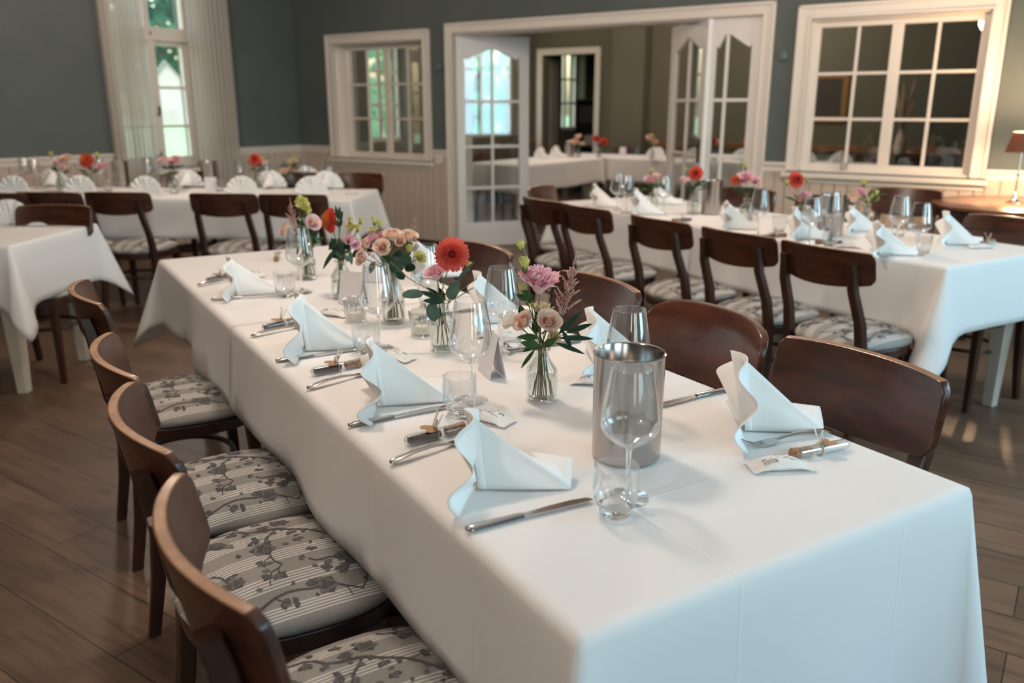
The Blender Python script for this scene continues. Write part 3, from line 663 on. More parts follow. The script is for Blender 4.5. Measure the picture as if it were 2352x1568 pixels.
def make_fork():
    r = empty('table_fork'); r['category'] = 'fork'; mb = MB()
    def zc(x): return .006+.012*max(0, sin((x-.0)/.14*PI))*.6 if x < .135 else .006-.004*sin((x-.135)/.075*PI)+.010*max(0, (x-.165)/.04)**2
    def sec(x, w, h): return [(x, w*a, zc(x)+h*b) for a, b in ((1, 0), (.7, .7), (0, 1), (-.7, .7), (-1, 0), (-.7, -.7), (0, -1), (.7, -.7))]
    mb.loft([sec(x, w, h) for x, w, h in ((0, .003, .0016), (.004, .0088, .0026), (.02, .0098, .0028), (.05, .0072, .0028), (.09, .0046, .0028), (.118, .0038, .0026), (.132, .0052, .0022))]); mb.build('handle', 'cutlery_steel', r, smooth=50)
    mb = MB()
    xs = (.130, .136, .144, .152, .158)
    mb.loft([[(x, w*a, zc(x)+b) for a, b in ((1, .0009), (-1, .0009), (-1, -.0009), (1, -.0009))] for x, w in zip(xs, (.005, .0085, .0115, .0125, .0128))])
    for k in range(4):
        y = (-1.5+k)*.0069; mb.loft([[(x, y+w*a, zc(x)+b) for a, b in ((1, .0009), (-1, .0009), (-1, -.0009), (1, -.0009))] for x, w in ((.157, .0023), (.175, .0019), (.192, .0016), (.203, .0008))])
    mb.build('tines', 'cutlery_steel', r, smooth=40)
    return r
KN, FO = Kind(make_knife, 'table knives'), Kind(make_fork, 'table forks')
def along(kind, p, q, label, group=None):
    p, q = Vector(p), Vector(q); d = q-p; return kind(p, math.atan2(d.y, d.x), label, group)
def heart(mb, cx, cy, z, s, rz, mi=0, tilt=0.0):
    pts = []
    for k in range(28):
        t = 2*PI*k/28; x = 16*sin(t)**3/17; y = (13*cos(t)-5*cos(2*t)-2*cos(3*t)-cos(4*t))/17; c, s_ = cos(rz), sin(rz)
        pts.append((cx+s*(x*c-y*s_), cy+s*(x*s_+y*c), z+tilt*s*x))
    n = len(pts); mb.add(pts+[(x, y, z_+.0009) for x, y, z_ in pts], [tuple(range(n-1, -1, -1)), tuple(range(n, 2*n))]+[(i, (i+1) % n, (i+1) % n+n, i+n) for i in range(n)], mi)
def make_tube(fill):
    """corked glass tube of tea or salt, tied with a ribbon and a kraft paper heart; lies along +x, round end first"""
    r = empty('favour_tube'); r['category'] = 'favour'; R = .0105; zc = R+.0005
    def ax(prof, mt, name, n=20, par=r, **k):
        mb = MB(); mb.lathe(prof, n, cap=k.pop('cap', False)); mb.v = [(z, y, zc+x) for x, y, z in mb.v]; return mb.build(name, mt, par, smooth=60)
    ax([(.0005, .0), (.004, .0009), (.0075, .0035), (.0098, .0075), (R, .012), (R, .118), (R+.0006, .120), (R-.0006, .120), (R-.0012, .118), (R-.0012, .012), (.0085, .0085), (.0005, .0015)], 'glass', 'tube')
    mb = MB(); n = 16
    lo, hi = (.010, .078)
    rings = []
    for x in [lo+(hi-lo)*k/10 for k in range(11)]:
        q = (R-.0018)*(.75 if x in (lo,) else 1); rings.append([(x, q*cos(a), zc+min(q*sin(a), .0035+.0012*sin(x*900))) for a in [2*PI*k/n for k in range(n)]])
    mb.loft(rings)
    if fill == 'black_tea':
        for k in range(40):
            x = rnd.uniform(lo, hi); y = rnd.uniform(-.007, .007); mb.lathe([(.0002, -.0013), (.0013, 0), (.0002, .0013)], 5, 0, (x, y, zc+.0042))
    mb.build('filling', fill, r, smooth=40)
    ax([(.0005, .092), (R-.0013, .092), (R-.0012, .118), (R+.0005, .1205), (R+.0008, .132), (R-.001, .1335), (.0005, .1335)], 'cork', 'cork')
    mb = MB(); heart(mb, .058, .003, 2*R+.0022, .0205, PI/2+.15, tilt=.05); mb.build('heart_tag', 'kraft', r, smooth=0)
    mb = MB(); ring = [(.070+.0, (R+.0006)*cos(a), zc+(R+.0006)*sin(a)) for a in [2*PI*k/20 for k in range(21)]]; mb.tube(ring, .0024, 4, 0, False, .25)
    for s in (-1, 1):
        loop = [(.070+.016*sin(a)*s*.6, .010*s*sin(a)+.002, 2*R+.004+.013*(1-cos(a))/2) for a in [2*PI*k/14 for k in range(15)]]; mb.tube(loop, .0022, 4, 0, False, .3)
        mb.tube([(.070, 0, 2*R+.003), (.072, s*.008, 2*R+.014), (.078+.004*s, s*.013, 2*R+.026), (.080, s*.014, 2*R+.034)], .0022, 4, 0, True, .3)
    mb.lathe([(.0005, -.003), (.0035, 0), (.0005, .003)], 8, 0, (.070, 0, 2*R+.003)); mb.build('ribbon_bow', 'ribbon', r, smooth=60)
    return r
TT = {'tea': Kind(lambda: make_tube('black_tea'), 'corked favour tubes'), 'salt': Kind(lambda: make_tube('white_salt'), 'corked favour tubes')}
def make_packet():
    r = empty('biscuit_packet'); r['category'] = 'packet'; L, Wd, H = .112, .052, .020; mb = MB(); rr = random.Random(4); nu, nv = 25, 11
    cr = [[rr.uniform(-1, 1) for _ in range(nv)] for _ in range(nu)]
    def prof(u, v, sgn):
        x = -L/2+L*u; ends = min(1, max(0, (.5-abs(u-.5)-.10)/.24)); e = ends**.6; sd = max(0, 1-(2*v-1)**2)**.5
        z = H/2+sgn*(H/2)*e*sd; y = (v-.5)*Wd*(1-.10*e); i, j = min(int(u*(nu-1)+.5), nu-1), min(int(v*(nv-1)+.5), nv-1)
        z += .0012*cr[i][j]*(1-.4*e); return x, y, max(.0006 if sgn < 0 else .0015, z-(H/2-.004)*(1-e))
    mb.grid(nu, nv, lambda u, v: prof(u, v, 1)); mb.grid(nu, nv, lambda u, v: prof(u, 1-v, -1))
    for sx in (-1, 1):                                        # saw-toothed ends
        k = 14
        for q in range(k):
            y0 = -Wd/2+Wd*q/k; y1 = -Wd/2+Wd*(q+1)/k; mb.add([(sx*L/2, y0, .0042), (sx*L/2, y1, .0042), (sx*(L/2+.003), (y0+y1)/2, .0042)], [(0, 1, 2)])
    mb.build('wrapper', 'paper_white', r, smooth=70)
    mb = MB()
    def lay(x, y): return (x, y, prof(x/L+.5, y/Wd+.5, 1)[2]+.0011)
    def stroke(pts, w): 
        for a, b in zip(pts, pts[1:]):
            dx, dy = b[0]-a[0], b[1]-a[1]; l = math.hypot(dx, dy) or 1; ox, oy = -dy/l*w, dx/l*w
            mb.add([lay(a[0]+ox, a[1]+oy), lay(a[0]-ox, a[1]-oy), lay(b[0]-ox, b[1]-oy), lay(b[0]+ox, b[1]+oy)], [(0, 1, 2, 3)])
    for k in range(4):                                        # a block of small print
        x = -.034
        while x < -.008:
            l = rr.uniform(.002, .005); stroke([(x, -.016+k*.0034), (x+l, -.016+k*.0034)], .0006); x += l+.0012
    stroke([(-.034, .0005), (-.016, .0005)], .0011)
    stroke([(.004+.012*cos(a), .006+.009*sin(a)) for a in [PI+PI*k/8 for k in range(9)]], .0005)
    stroke([(.012+.003*k, -.008+.002*sin(k*1.7)) for k in range(7)], .0005); stroke([(-.006+.004*k, .014+.003*sin(k*1.3)) for k in range(8)], .0005); stroke([(.026, .004), (.030, .012), (.036, .008), (.032, .016)], .0006)
    mb.build('print', 'ink', r, smooth=0)
    return r
PK = Kind(make_packet, 'white biscuit packets')
def make_card():
    r = empty('tent_card'); r['category'] = 'card'; mb = MB(); t = .0008
    for s in (-1, 1):
        mb.add([(0, -.045, .108), (0, .045, .108), (s*.021, .045, .001), (s*.021, -.045, .001), (-s*t, -.045, .106), (-s*t, .045, .106), (s*.021-s*t*1.5, .045, .001), (s*.021-s*t*1.5, -.045, .001)],
               [(0, 1, 2, 3), (7, 6, 5, 4), (0, 3, 7, 4), (1, 5, 6, 2), (3, 2, 6, 7), (0, 4, 5, 1)])
    mb.build('card', 'card_paper', r, smooth=0); return r
CARD = Kind(make_card, 'folded table cards')
def make_candle(ribbed=True):
    r = empty('candle_holder'); r['category'] = 'candle'
    if ribbed: mod = lambda a, z: 1+.022*cos(a*22)*(1 if z > .006 else 0)
    else: mod = lambda a, z: 1+.02*cos(a*12+z*260)*cos(z*380)
    lathe_obj('holder', [(.001, .0), (.027, .0), (.030, .006), (.0335, .040), (.036, .072), (.0345, .072), (.032, .040), (.0285, .010), (.001, .009)], 'candle_glass', r, 96, smooth=180, mod=mod)
    lathe_obj('candle', [(.001, .0095), (.0195, .0095), (.0195, .026), (.018, .029), (.001, .0285)], 'wax', r, 24, smooth=40)
    mb = MB(); mb.tube([(0, 0, .028), (.001, 0, .036)], .0008, 5); mb.build('wick', 'black_metal', r); return r
CD = Kind(make_candle, 'glass candle holders'); CD2 = Kind(lambda: make_candle(False), 'glass candle holders')

# ---------------------------------------------------------------- flowers
def make_vase(r_body, h, r_neck, body_frac=.66, lip=1.25, water=.5):
    root = empty('flower_vase'); root['category'] = 'vase'; hb = h*body_frac
    o_ = [(.001, .0), (r_body*.9, .0), (r_body, .005)]+bez([(r_body, .008), (r_body, hb*.86), (r_body*.86, hb), (r_neck*1.25, hb+.016), (r_neck, hb+.024), (r_neck, h-.006)], 5)+[(r_neck*lip, h-.002), (r_neck*lip, h), (r_neck*.85, h)]
    i_ = [(r_neck*.82, h-.004), (r_neck*.82, hb+.022), (r_body*.80, hb-.002), (r_body-.0028, hb*.84), (r_body-.0028, .012), (r_body*.8, .0075), (.001, .007)]
    lathe_obj('body', o_+i_, 'vase_glass', root, 48, smooth=70)
    lathe_obj('water', [(.001, .0085), (r_body*.78, .009), (r_body-.0034, .014), (r_body-.0034, hb*water*1.4), (.001, hb*water*1.4)], 'water', root, 40, smooth=40)
    root['neck'] = h; return root
FL = {}
def petal_shell(mb, az, half, rb, z0, z1, flare, mi=0, ruf=0, rr=rnd, na=7, nh=5, fr=9, tip=.18):
    ph = rr.uniform(0, 6); p2 = rr.uniform(0, 6)
    def F(u, v):
        e = (2*u-1)**2; a = az+(2*u-1)*half*min(1, .5+.8*v)
        r = rb*(.30+.70*v**.6)+flare*max(0, v-.45)**1.4*2.4*(1-.2*e); z = z0+(z1-z0)*(v-tip*e*v)
        if ruf: r += ruf*v*v*sin((2*u-1)*half*fr+ph); z += ruf*v*v*cos((2*u-1)*half*fr*1.3+p2)
        return (r*cos(a), r*sin(a), z)
    mb.grid(na, nh, F, mi)
def fl_rose(seed=1):
    rr = random.Random(seed); mb = MB(); n = 30
    for k in range(n):
        t = k/(n-1); az = k*2.4+rr.uniform(-.2, .2); rb = .07+.72*t**.85; z1 = .60-.16*t-.22*t**4
        petal_shell(mb, az, 1.15-.25*t, rb, -.62+.25*(1-t), z1, .03+.30*t**3, 1 if t < .5 else 0, .014+.012*t, rr, 9, 6, 5, .10)
    return mb
def fl_carn(seed=1):
    rr = random.Random(seed); mb = MB()
    for k in range(34):
        t = k/33; petal_shell(mb, k*2.4+rr.uniform(-.3, .3), .62+.2*rr.random(), .10+.46*t, -.75, .50-.40*t+rr.uniform(-.10, .10), .06+.52*t*rr.uniform(.75, 1.15), 0 if k % 3 else 1, .085*rr.uniform(.7, 1.3), rr, 23, 6, rr.uniform(8, 12), .05)
    return mb
def fl_dahlia(seed=1):
    rr = random.Random(seed); mb = MB(); J = 13
    for j in range(J):
        t = j/(J-1); cnt = 8+int(19*t**.8); L = .10+.32*t**.6; el = math.radians(82-88*t**.9); rb = .03+.58*t; zb = .34-.42*t*t-.06*t
        for k in range(cnt):
            az = 2*PI*(k+.5*(j % 2))/cnt+rr.uniform(-.06, .06); l = L*rr.uniform(.92, 1.08); wd = .045+.060*t**.7; c, s = cos(az), sin(az); pts = []
            for u, ww, lift in ((0, .5, 0), (.35, .95, .0), (.7, 1.0, .01), (.92, .62, .03)):
                r_ = rb+l*u*cos(el); z = zb+l*u*sin(el)
                for sd, up in ((-1, .05), (0, -.015), (1, .05)): pts.append((r_*c-sd*wd*ww*s-up*.5*sin(el)*c, r_*s+sd*wd*ww*c-up*.5*sin(el)*s, z+up*cos(el)+lift))
            r_ = rb+l*cos(el); pts.append((r_*c, r_*s, zb+l*sin(el)+.035))
            mb.add(pts, [(0, 1, 4, 3), (1, 2, 5, 4), (3, 4, 7, 6), (4, 5, 8, 7), (6, 7, 10, 9), (7, 8, 11, 10), (9, 10, 12), (10, 11, 12)], 1 if t < .25 else (2 if t > .62 else 0))
    mb.lathe([(.02, -.42), (.30, -.36), (.62, -.16), (.70, -.05), (.40, .12)], 14, 2)
    return mb
def fl_bud(seed=1):
    rr = random.Random(seed); mb = MB()
    for k in range(5): petal_shell(mb, k*2.4, 1.3, .36+.05*k, -.9, .9-.12*k, .05*k, 0, .03, rr, 7, 6)
    mb.lathe([(.05, -1.15), (.30, -1.0), (.38, -.7), (.30, -.35)], 8, 1)
    for k in range(5):
        a = 2*PI*k/5; mb.add([(.30*cos(a-.3), .30*sin(a-.3), -.8), (.30*cos(a+.3), .30*sin(a+.3), -.8), (.46*cos(a), .46*sin(a), .1)], [(0, 1, 2)], 1)
    return mb
def fl_astilbe(seed=1):
    rr = random.Random(seed); mb = MB()
    def blob(p, s):
        o = [(1, 0, 0), (0, 1, 0), (-1, 0, 0), (0, -1, 0), (0, 0, 1), (0, 0, -1)]; a = rr.uniform(0, 1.5)
        mb.add([(p[0]+s*(x*cos(a)-y*sin(a)), p[1]+s*(x*sin(a)+y*cos(a)), p[2]+s*z) for x, y, z in o], [(0, 1, 4), (1, 2, 4), (2, 3, 4), (3, 0, 4), (1, 0, 5), (2, 1, 5), (3, 2, 5), (0, 3, 5)], 0)
    def twig(a, b, n, r0):
        mb.tube([a, (a+b)/2, b], [.010, .008, .004], 4, 1)
        for k in range(n):
            t = k/n; p = a+(b-a)*t; rad = r0*(1.05-t)
            for q in range(4):
                d = Vector((rr.uniform(-1, 1), rr.uniform(-1, 1), rr.uniform(-.6, 1))); blob(p+d*rad*1.5, rr.uniform(.014, .027))
    twig(Vector((0, 0, -.9)), Vector((.04, 0, 1)), 46, .045)
    for k in range(17):
        t = k/17; z = -.85+1.35*t; az = k*2.4; L = .52*(1-t)**.8+.10; twig(Vector((0, 0, z)), Vector((L*.75*cos(az), L*.75*sin(az), z+L*.75)), int(10+26*(1-t)), .04)
    return mb
FLG = {'rose': fl_rose, 'carnation': fl_carn, 'dahlia': fl_dahlia, 'bud': fl_bud, 'astilbe': fl_astilbe}
PAL = {'peach_rose': ('rose', ['petal_peach', 'petal_peach_deep']), 'pale_rose': ('rose', ['petal_pink_pale', 'petal_peach']), 'cream_lisianthus': ('carnation', ['petal_cream', 'petal_cream']),
       'pink_lisianthus': ('carnation', ['petal_pink', 'petal_pink_pale']), 'coral_dahlia': ('dahlia', ['petal_coral', 'petal_coral_deep', 'petal_coral_light']), 'orange_dahlia': ('dahlia', ['petal_orange', 'petal_orange', 'petal_coral']),
       'lime_bud': ('bud', ['petal_lime', 'stem_green']), 'yellow_lisianthus': ('carnation', ['petal_lime', 'petal_cream']), 'astilbe': ('astilbe', ['astilbe_pink', 'stem_brown'])}
WORDS = {'peach_rose': ('peach rose', 'rose'), 'pale_rose': ('pale pink rose', 'rose'), 'cream_lisianthus': ('cream lisianthus', 'flower'), 'pink_lisianthus': ('ruffled pink lisianthus', 'flower'), 'coral_dahlia': ('coral red dahlia', 'dahlia'),
         'orange_dahlia': ('orange red dahlia', 'dahlia'), 'lime_bud': ('lime green bud', 'bud'), 'yellow_lisianthus': ('yellow green lisianthus', 'flower'), 'astilbe': ('feathery pink astilbe', 'flower')}
BLOOM = {}
NM = {'peach_rose': 'rose', 'pale_rose': 'rose', 'cream_lisianthus': 'lisianthus', 'pink_lisianthus': 'lisianthus', 'coral_dahlia': 'dahlia', 'orange_dahlia': 'dahlia', 'lime_bud': 'lisianthus_bud', 'yellow_lisianthus': 'lisianthus', 'astilbe': 'astilbe'}
def flower(kind, pos, size, facing, neck, foot, label, group, nr=.010, stem='stem_green', spread=1.0):
    """bloom of radius SIZE at POS, its stem running through the neck of the vase to the foot"""
    pos = Vector(pos); t = thing(NM[kind], label, WORDS[kind][1], Vector((foot[0], foot[1], foot[2])), 0, group)
    base = Vector(foot); g, mats = PAL[kind]
    if kind not in BLOOM: BLOOM[kind] = FLG[g](len(BLOOM)+2).build('bloom', mats, t, smooth=180); o = BLOOM[kind]
    else: o = BLOOM[kind].copy(); C.objects.link(o); o.parent = t
    f = Vector(facing).normalized(); o.location = pos-base; o.rotation_euler = (f.to_track_quat('Z', 'Y') @ Quaternion((0, 0, 1), rnd.uniform(0, 6.2))).to_euler(); o.scale = (size, size, size)
    nk = Vector(neck)+Vector((rnd.uniform(-1, 1), rnd.uniform(-1, 1), 0))*nr*.55
    ft = base+Vector((-(pos-nk).x*.10*spread+rnd.uniform(-1, 1)*nr*1.1, -(pos-nk).y*.10*spread+rnd.uniform(-1, 1)*nr*1.1, 0))
    st = pos-f*size*(.55 if g in ('rose', 'carnation') else (.2 if g == 'dahlia' else 1.0)); mid = (st+nk)*.5+Vector((0, 0, .12*(st-nk).length))*(.4 if abs(f.z) < .8 else 0)
    mb = MB(); mb.tube([x-base for x in (st, st*.7+mid*.3-f*.01*0, mid*.6+nk*.4, nk, nk*.5+ft*.5, ft)], (.0013 if size < .02 else .0017), 6, 0); mb.build('stem', stem, t, smooth=180)
    return t
def leaf_mesh(mb, p0, p1, wd, nrm=(0, -1, .4), bend=.15, shape='long', mi=0):
    p0, p1 = Vector(p0), Vector(p1); ax = p1-p0; L = ax.length; d = ax/L; nv = Vector(nrm); sd = d.cross(nv).normalized(); up = sd.cross(d).normalized()
    def F(u, v):
        if shape == 'round': w_ = wd*math.sqrt(max(0, 1-(2*u-1)**2))*(1-.15*u)
        else: w_ = wd*(sin(PI*min(1, u*.96+.02))**.75)*(1-.35*u)
        s = 2*v-1; p = p0+d*L*u+sd*w_*s*.5+up*(bend*L*4*u*(1-u)*.5+abs(s)*w_*.10); return tuple(p)
    mb.grid(12, 5, F, mi)
def sprig(name, label, cat, stemp, leaves, mt, group, stem='stem_green', shape='long', base=None):
    """stemp: points of the stem; leaves: (p0, p1, width, normal, bend)"""
    base = Vector(base if base else stemp[-1]); t = thing(name, label, cat, base, 0, group)
    mb = MB(); mb.tube([Vector(p)-base for p in stemp], .0011, 5); mb.build('stem', stem, t, smooth=180)
    for q in leaves:
        mb = MB(); leaf_mesh(mb, Vector(q[0])-base, Vector(q[1])-base, q[2], q[3] if len(q) > 3 else (0, -1, .5), q[4] if len(q) > 4 else .12, q[5] if len(q) > 5 else shape); mb.build('leaf', q[6] if len(q) > 6 else mt, t, smooth=180, solid=.0004)
    return t

# ---------------------------------------------------------------- where things stand: a sight line met with the table top (or another level plane)
def sight(px, py):
    x, y = (px-1176)/FPX, (784-py)/FPX; return Vector((x, cos(PITCH)+sin(PITCH)*y, -sin(PITCH)+cos(PITCH)*y))
def on(px, py, z=.75):
    r = sight(px, py); return Vector((0, 0, CZ))+r*((z-CZ)/r.z)
def at_depth(px, py, Y):
    r = sight(px, py); return Vector((0, 0, CZ))+r*(Y/r.y)
ORD = ['first', 'second', 'third', 'fourth', 'fifth', 'sixth']

# ---- the long centre table
make_table(3.04, .80, .745, 'long white table under the cloths in the middle of the room', TB(2.23, .928, 0), TRZ+PI/2)
cloth('tablecloth', 'long white tablecloth over the front part of the centre table', 1.76, .826, .7525, TB(1.58, .928, 0), TRZ+PI/2, (.235, .30, .235, .46), '+x', ear=.085, seed=3, wave=.010)
cloth('tablecloth', 'white tablecloth over the far part of the centre table, its corner hanging free', 1.36, .822, .751, TB(3.08, .928, 0), TRZ+PI/2, (.235, .27, .235, .30), '-x', ear=.16, seed=11, wave=.016, eardrop=.5)
G = 'chairs along the window side of the centre table'
for (a, b), lab in zip([(1.04, .135), (1.545, .135), (1.985, .145), (2.745, .155)],
    ['worn bentwood chair at the front of the centre table, whole curved backrest shown', 'bentwood chair tucked in behind the front chair at the centre table', 'bentwood chair third in the row along the centre table', 'bentwood chair at the end of the row, beside the small white table']):
    chair('plain', TB(a, b, 0), TW, lab, G)
G = 'chairs along the door side of the centre table'
for k, (a, b), lab in zip(['tall', 'arched', 'tall', 'tall'], [(1.085, 1.530), (1.56, 1.55), (2.03, 1.54), (2.76, 1.55)],
    ['dark wood chair with straight worn top edge, facing the napkin and fork', 'glossy reddish chair with arched backrest behind the steel cooler', 'dark glossy chair behind the flowers with pink lisianthus', 'dark glossy chair behind the coral dahlia at the centre table']):
    chair(k, TB(a, b, 0), -TW, lab, G)

G = 'napkins on the centre table'
def nap(k, px, d, lab, g=G): return napkin(k, on(*px)+Vector((0, 0, .0032)), d, lab, g)
nap(0, (1102, 1116), (.995, -.06), 'white fan napkin beside the steel cooler, front of the centre table')
nap(1, (873, 930), (.98, .16), 'white fan napkin with two tall folds beside the tent card')
nap(2, (705, 805), (.98, .14), 'white fan napkin in front of the ribbed candle glass')
nap(0, (545, 679), (.97, .24), 'white fan napkin at the far corner of the centre table, pointed top')
nap(2, (1706, 985), (.985, -.10), 'white fan napkin with open rolled folds beside the lone fork')
nap(1, (1370, 842), (.985, .0), 'white fan napkin behind the vase with pink lisianthus')
nap(2, (1110, 742), (.985, .10), 'white fan napkin behind the wine glass near the coral dahlia')
nap(1, (968, 640), (.98, .2), 'white fan napkin behind the bunch of peach roses')

G = 'cutlery on the centre table'
E3 = Vector((0, 0, .0032))
def kn(p, q, lab): return along(KN, on(*p)+E3, on(*q)+E3, lab, G)
kn((1070, 1226), (1362, 1155), 'steel table knife pointing at the water glass before the cooler')
kn((800, 985), (1090, 928), 'steel table knife below the second napkin from the front')
kn((634, 835), (895, 796), 'steel table knife below the third napkin from the front')
kn((485, 692), (718, 675), 'steel table knife below the napkin at the far corner')
kn((1672, 899), (1462, 950), 'dark steel table knife between the cooler and the open rolled napkin')
kn((1335, 787), (1168, 812), 'steel table knife lying behind the vase with pink lisianthus')
kn((1120, 712), (990, 730), 'steel table knife behind the vase with the coral dahlia')
def fk(p, q, lab): return along(FO, on(*p)+E3, on(*q)+E3, lab, G)
fk((897, 1073), (1118, 1002), 'steel table fork whose handle shows below the favour tube by the front napkin')
fk((706, 900), (905, 846), 'steel table fork whose handle shows below the tube with a tied bow')
fk((578, 778), (750, 742), 'steel table fork whose handle shows beside the third napkin')
fk((455, 660), (600, 632), 'steel table fork at the far corner of the centre table')
fk((1908, 998), (1738, 1027), 'steel dinner fork lying tines outward next to the salt tube')

G = 'glasses on the centre table'
def gl(K, px, lab, rz=0.): return K(on(*px)+Vector((0, 0, .003)), rz, lab, G)
gl(WG, (1440, 1147), 'large wine glass standing before the steel cooler')
gl(WG, (1083, 923), 'wine glass standing before the tent card')
gl(WG, (872, 802), 'wine glass between the ribbed candle glass and the rose vase')
gl(WG, (694, 674), 'wine glass before the vase with the feathery astilbe')
gl(WG, (1153, 812), 'wine glass between the coral dahlia and the pink lisianthus')
p = on(1446, 712, .976); WG(Vector((p.x, p.y, .753)), 0, 'wine glass half hidden behind the steel cooler', G)
p = on(978, 563, .976); WG(Vector((p.x, p.y, .753)), 0, 'wine glass behind the peach roses, its rim beside the dahlia', G)
gl(TG, (1412, 1184), 'low water glass with thick base at the foot of the large wine glass')
gl(TG, (1057, 953), 'low water glass between the second knife and the biscuit packet')
gl(TG, (842, 812), 'low water glass beside the third napkin')
gl(TG, (656, 682), 'low water glass at the knife tip by the far napkin')
gl(TG, (1174, 796), 'low water glass behind the peach rosebuds')
gl(TG, (985, 706), 'low water glass half hidden behind the dahlia leaves')
CO(on(1437, 1050)+Vector((0, 0, .003)), 0, 'brushed steel wine cooler standing on the centre table', 'steel wine coolers')

G = 'favour tubes on the centre table'
def tb(k, p, q, lab): return along(TT[k], on(*p)+Vector((0, 0, .0032)), on(*q)+Vector((0, 0, .0032)), lab, G)
tb('tea', (928, 1030), (1078, 992), 'glass tube of black tea with kraft heart beside the front napkin')
tb('tea', (714, 868), (850, 840), 'glass tube of black tea with a large bow beside the second napkin')
tb('tea', (602, 764), (712, 738), 'glass tube of black tea peeping out behind the third napkin')
tb('tea', (474, 652), (570, 630), 'glass tube of black tea beside the far corner napkin')
tb('salt', (1948, 1034), (1836, 1056), 'glass tube of white salt with cork and kraft heart beside the fork')
tb('salt', (640, 590), (632, 612), 'cork of a favour tube standing out near the far wine glass')
G = 'biscuit packets on the centre table'
def pk(px, py, ang, lab): return PK(on(px, py)+Vector((0, 0, .0034)), ang, lab, G)
pk(1118, 968, -.55, 'white printed biscuit packet beside the front napkin and water glass')
pk(1790, 1078, .10, 'white printed biscuit packet before the salt tube')
pk(1366, 884, -.2, 'white biscuit packet half hidden behind the steel cooler')
pk(903, 826, -.5, 'white biscuit packet behind the second napkin and wine glass')
pk(765, 726, -.4, 'white biscuit packet behind the third napkin')
pk(577, 636, -.4, 'white biscuit packet behind the far corner napkin')
pk(1145, 778, -.3, 'white biscuit packet behind the tent card')
CARD(on(1130, 862)+Vector((0, 0, .003)), .35, 'folded white tent card seen edge-on behind a wine glass', 'folded table cards')
CARD(on(812, 700)+Vector((0, 0, .003)), 1.1, 'folded white tent card behind the ribbed candle glass', 'folded table cards')
CARD(on(862, 648)+Vector((0, 0, .003)), 1.35, 'folded white tent card below the peach roses', 'folded table cards')
CD(on(818, 741)+Vector((0, 0, .003)), 0, 'ribbed glass candle holder beside the rose vase', 'glass candle holders')
CD2(on(969, 773)+Vector((0, 0, .003)), 0, 'dimpled glass candle holder between rose and dahlia vases', 'glass candle holders')

# ---- the five vases on the centre table and their flowers
def vase(px, rb, h, rn, lab, group='flower vases on the centre table', water=.5, z=.753):
    p = on(*px); p.z = z; v = make_vase(rb, h, rn, water=water); v.location = p; tag(v, lab, None, group); return p
class Bunch:
    def __init__(s, px, rb, h, rn, where, grp, water=.5, z=.753):
        s.p = vase(px, rb, h, rn, 'clear bottle vase holding %s' % where, grp, water, z); s.h = h; s.rn = rn; s.rb = rb; s.where = where; s.n = 0
        s.neck = s.p+Vector((0, 0, h)); s.foot = s.p+Vector((0, 0, .016))
    def at(s, px, py, dy=0.): return at_depth(px, py, s.p.y+dy)
    def fl(s, kind, px, py, size, dy=0., f=(0, -1, .5), lab=None, stem='stem_green'):
        flower(kind, s.at(px, py, dy), size, f, s.neck, s.foot, lab, 'flowers in the vases', s.rn, stem)
    def leafy(s, lab, leaves, mt, shape='long', stem=None, name='leaf_sprig', nrm=(0, -1, .5)):
        ls = []
        for q in leaves:
            p0, p1, wd = (q[0] if isinstance(q[0], Vector) else s.at(*q[0])), (q[1] if isinstance(q[1], Vector) else s.at(*q[1])), q[2]; ls.append((p0, p1, wd, q[3] if len(q) > 3 else nrm, q[4] if len(q) > 4 else .12))
        a = sum((Vector(x[0]) for x in ls), Vector())/len(ls); mid = s.neck+Vector((rnd.uniform(-.4, .4)*s.rn, rnd.uniform(-.4, .4)*s.rn, .004))
        st = [ls[0][0], a*.6+mid*.4, mid, s.foot+Vector((rnd.uniform(-1, 1)*s.rn, rnd.uniform(-1, 1)*s.rn, 0))] if stem is None else [s.at(*x) for x in stem]+[mid, s.foot]
        t = sprig(name, lab, 'leaves', st, ls, mt, 'greenery in the vases', shape=shape)
        mb = MB()
        for q in ls: mb.tube([Vector(q[0])-t.location, a*.55+mid*.45-t.location], .0008, 4)
        mb.build('stalk', 'stem_green', t, smooth=180); return t

def FILL(B, n, hh):
    out = []
    for k in range(n):
        a = k*2.4; r = rnd.uniform(.004, .014); p0 = B.neck+Vector((r*cos(a), r*sin(a), rnd.uniform(.006, hh))); l = rnd.uniform(.028, .05); p1 = p0+Vector((l*cos(a)*.8, l*sin(a)*.8, l*rnd.uniform(.1, .9))); out.append((p0, p1, rnd.uniform(.014, .024)))
    return out
B = Bunch((1244, 922), .0340, .118, .0150, 'pink lisianthus and peach roses beside the cooler', 'flower vases on the centre table', .5)
B.fl('pink_lisianthus', 1240, 640, .044, 0, (.05, -.28, 1), 'ruffled pink lisianthus topping the vase beside the cooler')
B.fl('peach_rose', 1261, 738, .027, -.02, (.1, -.75, .8), 'open pale peach rose in the middle of the bunch beside the cooler')
B.fl('peach_rose', 1203, 738, .024, -.015, (-.6, -.5, .55), 'half closed peach rose low in the bunch beside the cooler')
B.fl('peach_rose', 1173, 736, .022, .0, (-.8, .5, .25), 'peach rose seen from behind at the edge of the bunch beside the cooler')
B.fl('cream_lisianthus', 1243, 706, .026, .02, (.1, .3, 1), 'cream lisianthus behind the roses of the bunch beside the cooler')
B.fl('lime_bud', 1197, 563, .0150, .01, (-.25, 0, 1), 'lime green bud at the very top of the bunch beside the cooler')
B.fl('lime_bud', 1204, 604, .0185, .005, (-.1, 0, 1), 'larger lime bud below the top bud of the bunch beside the cooler')
B.fl('lime_bud', 1200, 661, .0105, .0, (-.2, 0, 1), 'small lime bud above the leaves of the bunch beside the cooler')
